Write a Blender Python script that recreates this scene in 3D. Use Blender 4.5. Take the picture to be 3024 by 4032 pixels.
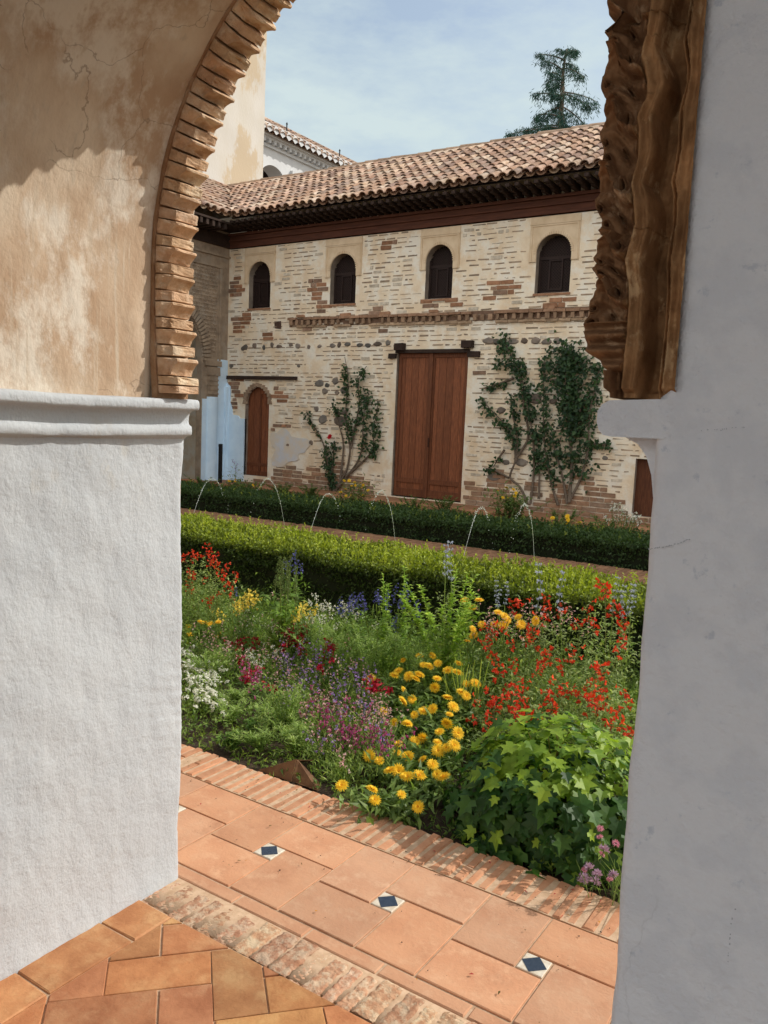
import bpy, math, random
import numpy as np
from mathutils import Matrix, Vector
random.seed(7); RNG = np.random.default_rng(7)
sc = bpy.context.scene; COL = sc.collection
for o in list(bpy.data.objects): bpy.data.objects.remove(o)

# ------------------------------------------------------------------ camera
FPX = 3200.0; EYE = np.array([0, 0, 1.6])
def _rot(yaw, pitch, roll):
    f = np.array([-math.sin(yaw)*math.cos(pitch), math.cos(yaw)*math.cos(pitch), -math.sin(pitch)])
    r = np.array([math.cos(yaw), math.sin(yaw), 0]); d = np.cross(f, r)
    c, s = math.cos(roll), math.sin(roll)
    return np.array([c*r+s*d, -s*r+c*d, f])
CM = _rot(*[math.radians(a) for a in (33.2476, 6.4384, -2.4706)])
cam = bpy.data.cameras.new('camera'); co = bpy.data.objects.new('camera', cam); COL.objects.link(co)
m = Matrix.Identity(4)
for i in range(3):
    m[i][0] = CM[0][i]; m[i][1] = -CM[1][i]; m[i][2] = -CM[2][i]; m[i][3] = EYE[i]
co.matrix_world = m
cam.sensor_width = 36; cam.lens = FPX/4032*36; cam.clip_end = 2000; cam.clip_start = .02
sc.camera = co
def ray(x, y): return CM.T @ np.array([(x-1512)/FPX, (y-2016)/FPX, 1.0])
def atY(x, y, Y): d = ray(x, y); return EYE + d*Y/d[1]
def atX(x, y, X): d = ray(x, y); return EYE + d*X/d[0]
def atZ(x, y, Z=0): d = ray(x, y); return EYE + d*(Z-1.6)/d[2]

# ------------------------------------------------------------------ light
SUN = np.array([1.0, 1.0, 1.15]); SUN = SUN/np.linalg.norm(SUN)
sl = bpy.data.lights.new('sun', 'SUN'); sl.energy = 2.6; sl.angle = math.radians(.5); sl.color = (1, .955, .88)
so = bpy.data.objects.new('sun', sl); COL.objects.link(so)
so.rotation_euler = Vector(SUN).to_track_quat('Z', 'Y').to_euler(); so.location = (8, 8, 20)
W = bpy.data.worlds.new('World'); sc.world = W; W.use_nodes = True
wt = W.node_tree; wt.nodes.clear()
def wn(t): return wt.nodes.new(t)
sky = wn('ShaderNodeTexSky'); sky.sky_type = 'NISHITA'; sky.sun_disc = False
sky.sun_elevation = math.asin(SUN[2]); sky.sun_rotation = math.atan2(SUN[0], SUN[1])
sky.dust_density = 3.0; sky.air_density = 1.0; sky.ozone_density = .7
bg = wn('ShaderNodeBackground'); bg.inputs[1].default_value = .14
tc = wn('ShaderNodeTexCoord'); mp = wn('ShaderNodeMapping'); mp.inputs['Scale'].default_value = (1.2, 1.2, 3.2)
nz = wn('ShaderNodeTexNoise'); nz.inputs['Scale'].default_value = 2.1; nz.inputs['Detail'].default_value = 9; nz.inputs['Roughness'].default_value = .62
cr = wn('ShaderNodeValToRGB'); cr.color_ramp.elements[0].position = .44; cr.color_ramp.elements[1].position = .64
cr.color_ramp.elements[1].color = (.95, .95, .95, 1); cr.color_ramp.elements[0].color = (.30, .30, .30, 1)
mx = wn('ShaderNodeMix'); mx.data_type = 'RGBA'
wt.links.new(tc.outputs['Generated'], mp.inputs[0]); wt.links.new(mp.outputs[0], nz.inputs[0]); wt.links.new(nz.outputs[0], cr.inputs[0])
sx_ = wn('ShaderNodeSeparateXYZ'); mr = wn('ShaderNodeMapRange'); mr.inputs[1].default_value = .25; mr.inputs[2].default_value = -.65; mr.inputs[3].default_value = 0; mr.inputs[4].default_value = .75
ad = wn('ShaderNodeMath'); ad.operation = 'ADD'; ad.use_clamp = True      # invented bright cloud bank behind the viewer, added to lift the shaded far wall
wt.links.new(tc.outputs['Generated'], sx_.inputs[0]); wt.links.new(sx_.outputs[1], mr.inputs[0]); wt.links.new(mr.outputs[0], ad.inputs[1]); ad.inputs[0].default_value = 0; wt.links.new(cr.outputs[0], mx.inputs['Factor']); wt.links.new(sky.outputs[0], mx.inputs[6]); mx.inputs[7].default_value = (3.7, 4.35, 4.4, 1)
mb_ = wn('ShaderNodeMix'); mb_.data_type = 'RGBA'; wt.links.new(ad.outputs[0], mb_.inputs['Factor']); wt.links.new(mx.outputs[2], mb_.inputs[6]); mb_.inputs[7].default_value = (8.4, 8.6, 8.6, 1)
wt.links.new(mb_.outputs[2], bg.inputs[0])
wo = wn('ShaderNodeOutputWorld'); wt.links.new(bg.outputs[0], wo.inputs[0])
sc.view_settings.view_transform = 'Standard'; sc.view_settings.look = 'None'
sc.view_settings.exposure = 0.35; sc.view_settings.gamma = 1
sc.render.engine = 'CYCLES'

# ------------------------------------------------------------------ helpers
class G:
    def __init__(s): s.v = []; s.l = []; s.s = []; s.t = []; s.m = []; s.n = 0
    def add(s, V, F, tint=(1, 1, 1), mi=0):
        s.v.append(np.asarray(V, float).reshape(-1, 3))
        for f in F:
            s.l.append(np.asarray(f, int)+s.n); s.s.append(np.array([len(f)]))
        s.t.append(np.tile(np.asarray(tint, float), (len(F), 1))); s.m.append(np.full(len(F), mi)); s.n += len(s.v[-1])
    def bulk(s, V, F, tint, mi=0):
        """V (n,k,3): n copies of k vertices; F: faces over k; tint (n,3)"""
        n, k, _ = V.shape; s.v.append(V.reshape(-1, 3)); off = (np.arange(n)*k)[:, None]+s.n
        tint = np.broadcast_to(np.asarray(tint, float), (n, 3))
        for f in F:
            s.l.append((off+np.asarray(f)[None]).ravel()); s.s.append(np.full(n, len(f))); s.t.append(tint); s.m.append(np.full(n, mi))
        s.n += n*k
    def grid(s, V, tint=(1, 1, 1), mi=0, flip=False):
        a, b, _ = V.shape; s.v.append(V.reshape(-1, 3)); idx = np.arange(a*b).reshape(a, b)+s.n
        q = np.stack([idx[:-1, :-1], idx[1:, :-1], idx[1:, 1:], idx[:-1, 1:]], -1).reshape(-1, 4)
        if flip: q = q[:, ::-1]
        s.l.append(q.ravel()); s.s.append(np.full(len(q), 4)); s.m.append(np.full(len(q), mi))
        s.t.append(np.broadcast_to(np.asarray(tint, float), (len(q), 3))); s.n += a*b
    def box(s, a, b, tint=(1, 1, 1), mi=0, j=0.0, bev=0.0):
        x0, y0, z0 = a; x1, y1, z1 = b
        V = np.array([(x0,y0,z0),(x1,y0,z0),(x1,y1,z0),(x0,y1,z0),(x0,y0,z1),(x1,y0,z1),(x1,y1,z1),(x0,y1,z1)], float)
        if j: V += RNG.uniform(-j, j, V.shape)
        s.add(V, [(0,3,2,1),(4,5,6,7),(0,1,5,4),(1,2,6,5),(2,3,7,6),(3,0,4,7)], tint, mi)
    def bbox(s, a, b, bev, tint=(1,1,1), mi=0, j=0., M=None):
        """box with chamfered edges on the axis z top (bev)"""
        x0,y0,z0 = a; x1,y1,z1 = b; e = bev
        V = np.array([(x0,y0,z0),(x1,y0,z0),(x1,y1,z0),(x0,y1,z0),(x0,y0,z1-e),(x1,y0,z1-e),(x1,y1,z1-e),(x0,y1,z1-e),
                      (x0+e,y0+e,z1),(x1-e,y0+e,z1),(x1-e,y1-e,z1),(x0+e,y1-e,z1)], float)
        if j: V += RNG.uniform(-j, j, V.shape)
        if M is not None: V = M(V)
        F = [(0,1,5,4),(1,2,6,5),(2,3,7,6),(3,0,4,7),(4,5,9,8),(5,6,10,9),(6,7,11,10),(7,4,8,11),(8,9,10,11)]
        s.add(V, F, tint, mi)
    def tube(s, pts, r0, r1=None, n=6, tint=(1,1,1), mi=0, cap=True):
        P = np.asarray(pts, float); r1 = r0 if r1 is None else r1; k = len(P)
        T = np.gradient(P, axis=0); T /= np.linalg.norm(T, axis=1, keepdims=True)+1e-9
        ref = np.array([.31, .17, .93]); A = np.cross(T, ref); A /= np.linalg.norm(A, axis=1, keepdims=True)+1e-9; B = np.cross(T, A)
        rr = np.linspace(r0, r1, k)[:, None, None]; th = np.linspace(0, 2*math.pi, n, endpoint=False)
        R = P[:, None]+rr*(A[:, None]*np.cos(th)[None, :, None]+B[:, None]*np.sin(th)[None, :, None])
        R = np.concatenate([R, R[:, :1]], 1); s.grid(R, tint, mi, flip=True)
    def build(s, name, mats, parent=None, smooth=False, off=None):
        me = bpy.data.meshes.new(name)
        V = np.concatenate(s.v); L = np.concatenate(s.l).astype(np.int32); S = np.concatenate(s.s).astype(np.int32)
        if off is None: off = wloc(parent)
        V = V-np.asarray(off)
        me.vertices.add(len(V)); me.vertices.foreach_set('co', V.astype(np.float32).ravel())
        me.loops.add(len(L)); me.loops.foreach_set('vertex_index', L)
        me.polygons.add(len(S)); st = np.concatenate([[0], np.cumsum(S)[:-1]]).astype(np.int32); me.polygons.foreach_set('loop_start', st)
        mats = mats if isinstance(mats, (list, tuple)) else [mats]
        for q in mats: me.materials.append(q)
        me.polygons.foreach_set('material_index', np.concatenate(s.m).astype(np.int32))
        me.polygons.foreach_set('use_smooth', np.full(len(S), smooth))
        me.update(calc_edges=True)
        T = np.concatenate(s.t); at = me.attributes.new('tint', 'FLOAT_COLOR', 'FACE')
        at.data.foreach_set('color', np.concatenate([T, np.ones((len(T), 1))], 1).astype(np.float32).ravel())
        o = bpy.data.objects.new(name, me); COL.objects.link(o)
        if parent: o.parent = parent
        return o
def wloc(o):
    p = np.zeros(3)
    while o is not None: p = p+np.array(o.location); o = o.parent
    return p
def tag(o, label=None, cat=None, group=None, kind=None):
    if label: o['label'] = label
    if cat: o['category'] = cat
    if group: o['group'] = group
    if kind: o['kind'] = kind
    return o
def thing(name, label, cat, loc=(0, 0, 0), group=None):
    o = bpy.data.objects.new(name, None); COL.objects.link(o); o.location = loc; o.empty_display_size = .1
    return tag(o, label, cat, group)
def unit(a): a = np.asarray(a, float); return a/(np.linalg.norm(a, axis=-1, keepdims=True)+1e-9)
def vnoise(P, sc=1., seed=0):
    """cheap smooth noise from sines, P (...,k) -> about -1..1"""
    r = np.random.default_rng(seed); out = 0
    for i in range(7):
        d = r.normal(size=P.shape[-1]); d /= np.linalg.norm(d); f = sc*r.uniform(.6, 2.2)
        out = out+np.sin((P@d)*f*2*math.pi+r.uniform(0, 7))/7*1.6
    return out

# ------------------------------------------------------------------ materials
def mat(name, c1, c2=None, sc_=6., rough=.85, bump=0., bsc=40., tint=False, trans=0., spec=.25, stretch=(1,1,1), ramp=(.35,.65), c3=None, sc3=2., r3=(.5,.62), detail=8, bump2=0., bsc2=8., metal=0., crack=0., brush=0., streak=1, stain=None):
    mt = bpy.data.materials.new(name); mt.use_nodes = True; t = mt.node_tree; N = t.nodes; b = N['Principled BSDF']; out = N['Material Output']
    lk = t.links.new
    b.inputs['Roughness'].default_value = rough; b.inputs['Specular IOR Level'].default_value = spec; b.inputs['Metallic'].default_value = metal
    tcn = N.new('ShaderNodeTexCoord'); mpn = N.new('ShaderNodeMapping'); mpn.inputs['Scale'].default_value = stretch; lk(tcn.outputs['Object'], mpn.inputs[0])
    def noise(s, d=detail, ro=.6):
        n = N.new('ShaderNodeTexNoise'); n.inputs['Scale'].default_value = s; n.inputs['Detail'].default_value = d; n.inputs['Roughness'].default_value = ro
        lk(mpn.outputs[0], n.inputs[0]); return n.outputs[0]
    def rampn(src, a, z):
        r = N.new('ShaderNodeMapRange'); r.inputs[1].default_value = a; r.inputs[2].default_value = z; r.interpolation_type = 'SMOOTHSTEP'; lk(src, r.inputs[0]); return r.outputs[0]
    def mix(f, a, c, mode='MIX'):
        x = N.new('ShaderNodeMix'); x.data_type = 'RGBA'; x.blend_type = mode
        if isinstance(f, float): x.inputs[0].default_value = f
        else: lk(f, x.inputs[0])
        for k, q in ((6, a), (7, c)):
            if isinstance(q, tuple): x.inputs[k].default_value = (*q, 1)
            else: lk(q, x.inputs[k])
        return x.outputs[2]
    c2 = c2 or tuple(v*.72 for v in c1)
    col = mix(rampn(noise(sc_), *ramp), c1, c2)
    if c3: col = mix(rampn(noise(sc3, 10, .68), *r3), col, c3)
    if tint:
        a = N.new('ShaderNodeAttribute'); a.attribute_name = 'tint'; col = mix(1.0, col, a.outputs['Color'], 'MULTIPLY')
    if stain: col = mix(rampn(noise(3.1, 11, .72), .55, .72), col, stain)
    if crack:
        wv = N.new('ShaderNodeTexNoise'); wv.inputs['Scale'].default_value = 5; wv.inputs['Detail'].default_value = 6; lk(tcn.outputs['Object'], wv.inputs[0])
        ma = N.new('ShaderNodeMix'); ma.data_type = 'VECTOR'; ma.inputs[0].default_value = .22; lk(tcn.outputs['Object'], ma.inputs[4]); lk(wv.outputs['Color'], ma.inputs[5])
        vo = N.new('ShaderNodeTexVoronoi'); vo.feature = 'DISTANCE_TO_EDGE'; vo.inputs['Scale'].default_value = 3.4; lk(ma.outputs[1], vo.inputs[0])
        th = N.new('ShaderNodeMapRange'); th.inputs[1].default_value = .001; th.inputs[2].default_value = .006; th.inputs[3].default_value = crack; th.inputs[4].default_value = 0; lk(vo.outputs['Distance'], th.inputs[0])
        gate_ = N.new('ShaderNodeMath'); gate_.operation = 'MULTIPLY'; lk(th.outputs[0], gate_.inputs[0]); n2 = N.new('ShaderNodeTexNoise'); n2.inputs['Scale'].default_value = 2.3; lk(tcn.outputs['Object'], n2.inputs[0]); lk(rampn(n2.outputs[0], .50, .58), gate_.inputs[1])
        col = mix(gate_.outputs[0], col, tuple(v*.45 for v in c2))
        if streak:
         sk = N.new('ShaderNodeMapping'); sk.inputs['Scale'].default_value = (30, 30, 1.3); lk(tcn.outputs['Object'], sk.inputs[0]); n3 = N.new('ShaderNodeTexNoise'); n3.inputs['Scale'].default_value = 1.6; n3.inputs['Detail'].default_value = 5; lk(sk.outputs[0], n3.inputs[0])
         col = mix(rampn(n3.outputs[0], .56, .72), col, tuple(v*.86 for v in c1))
    lk(col, b.inputs['Base Color'])
    prev = None
    for st, s in ((bump2, bsc2), (bump, bsc)):
        if st:
            bn = N.new('ShaderNodeBump'); bn.inputs['Strength'].default_value = min(1., st); bn.inputs['Distance'].default_value = .35/s
            lk(noise(s, 7, .62), bn.inputs['Height'])
            if prev: lk(prev, bn.inputs['Normal'])
            prev = bn.outputs[0]
    if brush:     # trowel and brush strokes, two directions
        for sc3v in ((45, 45, 9), (9, 9, 36)):
            sk2 = N.new('ShaderNodeMapping'); sk2.inputs['Scale'].default_value = sc3v; lk(tcn.outputs['Object'], sk2.inputs[0]); n4 = N.new('ShaderNodeTexNoise'); n4.inputs['Scale'].default_value = 1.0; n4.inputs['Detail'].default_value = 4; n4.inputs['Distortion'].default_value = 2.5; lk(sk2.outputs[0], n4.inputs[0])
            bn = N.new('ShaderNodeBump'); bn.inputs['Strength'].default_value = brush; bn.inputs['Distance'].default_value = .003; lk(n4.outputs[0], bn.inputs['Height'])
            if prev: lk(prev, bn.inputs['Normal'])
            prev = bn.outputs[0]
    if prev: lk(prev, b.inputs['Normal'])
    if trans:
        tr = N.new('ShaderNodeBsdfTranslucent'); ms = N.new('ShaderNodeMixShader'); ms.inputs[0].default_value = trans
        br = N.new('ShaderNodeMix'); br.data_type = 'RGBA'; br.blend_type = 'MULTIPLY'; br.inputs[0].default_value = 1; lk(col, br.inputs[6]); br.inputs[7].default_value = (1.5, 1.55, .8, 1)
        lk(br.outputs[2], tr.inputs[0]); lk(b.outputs[0], ms.inputs[1]); lk(tr.outputs[0], ms.inputs[2]); lk(ms.outputs[0], out.inputs[0])
    return mt
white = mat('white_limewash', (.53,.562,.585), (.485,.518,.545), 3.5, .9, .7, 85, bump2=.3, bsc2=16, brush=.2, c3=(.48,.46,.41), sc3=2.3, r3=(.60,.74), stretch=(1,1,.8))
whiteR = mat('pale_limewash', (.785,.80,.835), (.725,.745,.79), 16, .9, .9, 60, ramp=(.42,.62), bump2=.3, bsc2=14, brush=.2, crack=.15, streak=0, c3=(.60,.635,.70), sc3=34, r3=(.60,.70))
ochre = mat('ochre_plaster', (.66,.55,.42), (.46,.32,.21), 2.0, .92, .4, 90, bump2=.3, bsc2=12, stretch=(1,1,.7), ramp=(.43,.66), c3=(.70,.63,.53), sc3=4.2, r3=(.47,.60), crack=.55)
ribm = mat('carved_ochre_brick', (.62,.425,.27), (.47,.295,.17), 22, .92, .8, 90, tint=True, bump2=.6, bsc2=35, c3=(.66,.52,.37), sc3=12, r3=(.48,.66))
carve = mat('carved_brown_stucco', (.44,.25,.125), (.27,.145,.07), 30, .9, .6, 130, stretch=(1,1,.8), tint=True, c3=(.60,.41,.24), sc3=18, r3=(.54,.64), spec=.15)
tile = mat('terracotta_tile', (.60,.32,.185), (.51,.25,.14), 7, .85, .35, 90, tint=True, bump2=.2, bsc2=16, c3=(.63,.37,.225), sc3=14, r3=(.42,.72), stain=(.46,.225,.125), spec=.25)
tilein = mat('ochre_floor_tile', (.53,.245,.098), (.40,.165,.062), 9, .66, .4, 80, tint=True, bump2=.25, bsc2=18, c3=(.58,.32,.14), sc3=7, r3=(.46,.68), spec=.35)
mortar = mat('lime_mortar', (.60,.42,.28), (.48,.32,.20), 30, .95, .8, 160)
roughbr = mat('worn_brick', (.56,.33,.20), (.43,.215,.12), 34, .95, 1., 110, tint=True, c3=(.62,.46,.31), sc3=26, r3=(.45,.6), bump2=.8, bsc2=45)
header = mat('kerb_brick', (.58,.30,.17), (.50,.235,.125), 18, .9, .6, 140, tint=True, c3=(.40,.22,.13), sc3=14, r3=(.60,.72))
cream = mat('glazed_cream', (.72,.66,.55), (.60,.50,.38), 40, .4)
blue = mat('glazed_blue', (.016,.026,.05), (.028,.04,.065), 60, .25, c3=(.2,.23,.26), sc3=180, r3=(.66,.7), spec=.5)
soil = mat('garden_soil', (.075,.05,.034), (.045,.03,.02), 22, .95, 1., 60, bump2=.8, bsc2=14)
leafm = mat('leaf', (1.95,1.85,1.3), (1.5,1.5,1.1), 30, .5, tint=True, trans=.36, spec=.35)
petal = mat('petal', (1,1,1), (.9,.9,.9), 60, .6, tint=True, trans=.2, spec=.2)
hedgem = mat('hedge_leaf', (1,1,1), (.82,.85,.75), 3, .5, tint=True, trans=.24, spec=.3)
bark = mat('bark', (.20,.15,.11), (.12,.09,.065), 30, .9, .8, 60)
limewall = mat('lime_washed_masonry', (.85,.71,.525), (.73,.56,.375), 1.6, .95, .8, 45, c3=(.84,.77,.65), sc3=2.6, r3=(.42,.62), bump2=.5, bsc2=12)
brickm = mat('old_brick', (1,1,1), (.72,.70,.68), 14, .95, .7, 60, tint=True)
stonem = mat('field_stone', (.24,.19,.15), (.15,.125,.105), 5, .9, .7, 30, tint=True)
surr = mat('window_plaster', (.74,.58,.40), (.64,.48,.31), 4, .95, .3, 60)
rooft = mat('roof_tile', (.98,1.06,1.18), (.74,.72,.70), 9, .9, .4, 50, tint=True)
dwood = mat('dark_timber', (.045,.026,.018), (.03,.018,.013), 9, .85, .3, 40, stretch=(1,1,1))
rwood = mat('red_timber', (.115,.042,.024), (.08,.03,.018), 7, .8, .3, 30, stretch=(.4,1,4))
doorw = mat('door_timber', (.25,.085,.036), (.16,.054,.025), 9, .6, .4, 30, stretch=(6,6,.7), tint=True, c3=(.31,.125,.055), sc3=7, r3=(.55,.7))
lattm = mat('lattice_timber', (.032,.017,.013), (.022,.012,.010), 20, .7)
darkin = mat('dark_interior', (.012,.009,.008), (.008,.006,.006), 3, .9)
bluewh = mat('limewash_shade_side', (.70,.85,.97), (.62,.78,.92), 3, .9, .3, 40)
towerm = mat('tower_plaster', (.56,.53,.48), (.53,.49,.42), 1.2, .95, .3, 20, stretch=(1,1,.5), c3=(.49,.40,.285), sc3=1.1, r3=(.50,.57))
farwh = mat('far_white_wall', (.62,.63,.63), (.56,.57,.58), 1.5, .9, .2, 10)
pavst = mat('pavilion_stucco', (.40,.30,.21), (.27,.20,.14), 5, .95, .8, 40, c3=(.36,.29,.22), sc3=3, r3=(.5,.65))
pathm = mat('channel_brick', (.34,.18,.095), (.26,.13,.07), 16, .8, .5, 60, tint=True)
waterm = mat('dark_water', (.02,.03,.025), (.015,.022,.02), 5, .06, .15, 9, spec=.5)
jetm = mat('splashing_water', (.80,.84,.86), (.68,.74,.78), 40, .12, spec=.6, trans=.25)
rust = mat('rusted_steel', (.20,.105,.05), (.13,.066,.034), 14, .7, .3, 80, metal=.3)
iron = mat('dark_iron', (.02,.02,.022), (.014,.014,.016), 20, .5)
needle = mat('cedar_needles', (1,1,1), (.7,.75,.7), 1.2, .6, tint=True, trans=.12)
groundm = mat('dry_earth', (.20,.15,.10), (.14,.10,.07), 2, .95, .5, 8)

# ------------------------------------------------------------------ ground sheets
def sheet(name, x0, x1, y0, y1, z, mt, n=2, amp=0):
    g = G(); X, Y = np.meshgrid(np.linspace(x0, x1, n), np.linspace(y0, y1, n), indexing='ij'); Z = np.full(X.shape, float(z))
    if amp: Z = Z+amp*vnoise(np.stack([X, Y], -1), 2.2, 3)
    g.grid(np.stack([X, Y, Z], -1), flip=False); return tag(g.build(name, mt), kind='structure')
sheet('ground', -250, 250, -250, 400, -.16, groundm)
sheet('flower_bed_soil', -11, 4, 2.67, 6.6, -.035, soil, 160, .02)
sheet('far_bed_soil', -13.2, 4, 9.12, 12.3, .02, soil, 60, .02)

# terrace: pinwheel terracotta with small glazed insets
g = G(); g.box((-6, 1.86, -.1), (3, 2.437, -.006), mi=1)
YA, YB, YC = 1.92, 2.178, 2.435; gap = .004
def tl(x0, y0, x1, y1):
    t = 1+RNG.uniform(-.10, .07); w = RNG.uniform(-.05, .05)
    g.bbox((x0+gap, y0+gap, -.03), (x1-gap, y1-gap, RNG.uniform(-.0015, .001)), .0022, (t+w, t, t-w), j=.0008)
for k in range(-8, 8):
    c = -1.345+.525*k; h = .044
    tl(c-.263, YA, c+h, YB-h); tl(c+h, YA, c+.262, YB+h)          # lower row
    tl(c-.263, YB-h, c-h, YC); tl(c-h, YB+h, c+.262, YC)           # upper row
    e = h-.003; z = .0
    g.bbox((c-e, YB-e, -.03), (c+e, YB+e, z), .002, mi=2)
    q = .0405; g.add([(c, YB-q*1.02, z+.001), (c+q, YB, z+.001), (c, YB+q, z+.001), (c-q, YB, z+.001)], [(0,1,2,3)], mi=3)
x = -6
while x < 3:                                                       # narrow border strips
    w = RNG.uniform(.27, .33); t = RNG.uniform(.88, 1.02)
    g.bbox((x+gap, 1.862, -.03), (x+w-gap, 1.916, -.001), .004, (t, t, t), j=.001); x += w
# loose dirt specks
for _ in range(110):
    px, py, r = RNG.uniform(-2.8, -.3), RNG.choice([RNG.normal(2.42, .07), RNG.uniform(1.95, 2.6)]), RNG.uniform(.001, .0042)
    th = np.sort(RNG.uniform(0, 6.28, 6)); V = [(px+r*math.cos(a)*RNG.uniform(.5,1.4), py+r*math.sin(a), .0035+RNG.uniform(0,.002)) for a in th]
    g.add(V, [range(6)], mi=4)
tag(g.build('terrace_pavement', [tile, mortar, cream, blue, soil]), kind='structure')

# header brick kerb along the bed
g = G(); g.box((-6, 2.439, -.12), (3, 2.655, -.0015), mi=1); x = -6
while x < 3:
    w = RNG.uniform(.036, .05); t = RNG.uniform(.82, 1.12); y1 = 2.664+RNG.uniform(-.006, .006)
    ym = RNG.uniform(2.50, 2.60) if RNG.random() < .12 else None
    hh = RNG.uniform(-.002, .005)
    if ym: g.bbox((x+.003, 2.441, -.10), (x+w-.003, ym-.003, hh), .004, (t,t,t), j=.0016); g.bbox((x+.003, ym+.003, -.10), (x+w-.003, y1, hh+RNG.uniform(-.002,.002)), .005, (t*.97,t*.97,t*.97), j=.002)
    else: g.bbox((x+.003, 2.441, -.10), (x+w-.003, y1, hh), .005, (t,t,t), j=.002)
    x += w+RNG.uniform(.004, .015)
tag(g.build('brick_kerb', [header, mortar]), kind='structure')

# worn brick threshold under the arch
g = G(); g.box((-6, 1.70, -.1), (3, 1.858, -.004), mi=1); x = -2.2
while x < .4:
    w = RNG.uniform(.04, .072); t = RNG.uniform(.8, 1.15); n = 9
    ys = np.linspace(1.692+RNG.uniform(-.008,.008), 1.857+RNG.uniform(-.016,.004), 26); xs = np.linspace(x+.001, x+w-.001, 11)
    X, Y = np.meshgrid(xs, ys, indexing='ij'); hgt = RNG.uniform(-.005, .005)
    u = (X-xs[0])/(xs[-1]-xs[0])*2-1; v = (Y-ys[0])/(ys[-1]-ys[0])*2-1
    P = np.stack([X, Y], -1); Z = hgt-.005*np.abs(u)**12-.004*np.abs(v)**12+.0015*vnoise(P, 15, int(x*1e3) % 999)+.0022*vnoise(P, 38, 5)+.0016*vnoise(P, 75, 6)
    X = X+.0035*vnoise(P, 13, 11)+.0025*vnoise(P, 33, 12)
    g.grid(np.stack([X, Y, Z], -1), (t, t*RNG.uniform(.95,1.03), t)); x += w+RNG.uniform(.002, .012)
tag(g.build('doorway_threshold', [roughbr, mortar], smooth=True), kind='structure')

# interior floor: diagonal herringbone pavers and an edge course by the pier
g = G(); g.box((-3.5, -2.5, -.1), (3, 1.693, -.005), (.5,.45,.4), mi=1)
a = math.radians(47); ca, sa = math.cos(a), math.sin(a); L, Wd = .292, .146; O = (-1.726, 1.335)
def RM(V): return np.stack([O[0]+V[:,0]*ca-V[:,1]*sa, O[1]+V[:,0]*sa+V[:,1]*ca, V[:,2]], -1)
def clipquad(poly, lim):
    out = poly
    for (ax, val, sgn) in lim:
        res = []
        for i in range(len(out)):
            p, q = out[i], out[(i+1) % len(out)]; dp, dq = sgn*(p[ax]-val), sgn*(q[ax]-val)
            if dp >= 0: res.append(p)
            if dp*dq < 0: t = dp/(dp-dq); res.append(p+(q-p)*t)
        out = res
        if len(out) < 3: return None
    return out
def paver(x0, y0, x1, y1):
    gp = .0022; P = np.array([(x0+gp,y0+gp,0),(x1-gp,y0+gp,0),(x1-gp,y1-gp,0),(x0+gp,y1-gp,0)])+RNG.uniform(-.002,.002,(4,3))*np.array([1,1,0])
    Q = clipquad(list(RM(P)), [(0, -1.845, 1), (1, 1.688, -1), (1, -1.5, 1), (0, 2, -1)])
    if not Q: return
    Q = np.array(Q); c = Q.mean(0); n = len(Q); t = RNG.uniform(.72, 1.15); h = RNG.uniform(-.0012, .0012)
    top = c+(Q-c)*(1-.003/np.maximum(.05, np.linalg.norm(Q-c, axis=1, keepdims=True))); top[:, 2] = h; mid = Q.copy(); mid[:, 2] = h-.0018; bot = Q.copy(); bot[:, 2] = -.03
    V = np.concatenate([top, mid, bot]); F = [tuple(range(n))]+[(i, n+i, n+(i+1)%n, (i+1)%n) for i in range(n)]+[(n+i, 2*n+i, 2*n+(i+1)%n, n+(i+1)%n) for i in range(n)]
    g.add(V, F, (t, t*RNG.uniform(.9,1.08), t*RNG.uniform(.85,1.1)))
for i in range(-14, 14):
    for j in range(-14, 14):
        ox = i*Wd+j*2*Wd+0*.1; oy = -i*Wd*-1*0+i*Wd
        bx, by = i*Wd+j*4*Wd/1, i*Wd
        for s in (0,):
            bx = i*Wd+j*4*Wd; by = i*Wd
            paver(bx, by, bx+L, by+Wd); paver(bx+L, by-Wd+0, bx+L+Wd, by-Wd+L)
y = -1.2
while y < 1.69:
    w = RNG.uniform(.2, .29); t = RNG.uniform(.9, 1.15); y1 = min(y+w, 1.69)
    g.bbox((-2.03, y+.004, -.03), (-1.850, y1-.004, .001), .004, (t, t, t*1.05), j=.002); y = y1 if y1 < 1.69 else 2
tag(g.build('gallery_floor', [tilein, mortar]), kind='structure')

# ------------------------------------------------------------------ the gateway we look through
JL, JR, YI, YO = -2.01, -.298, 1.10, 1.87; CX = (JL+JR)/2; RA = (JR-JL)/2; ZS = 2.04; TOP = 3.7
gate = thing('arched_gateway', 'thick whitewashed gateway wall with carved ochre arch framing the garden view', 'gateway', (CX, YO, 0))
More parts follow.
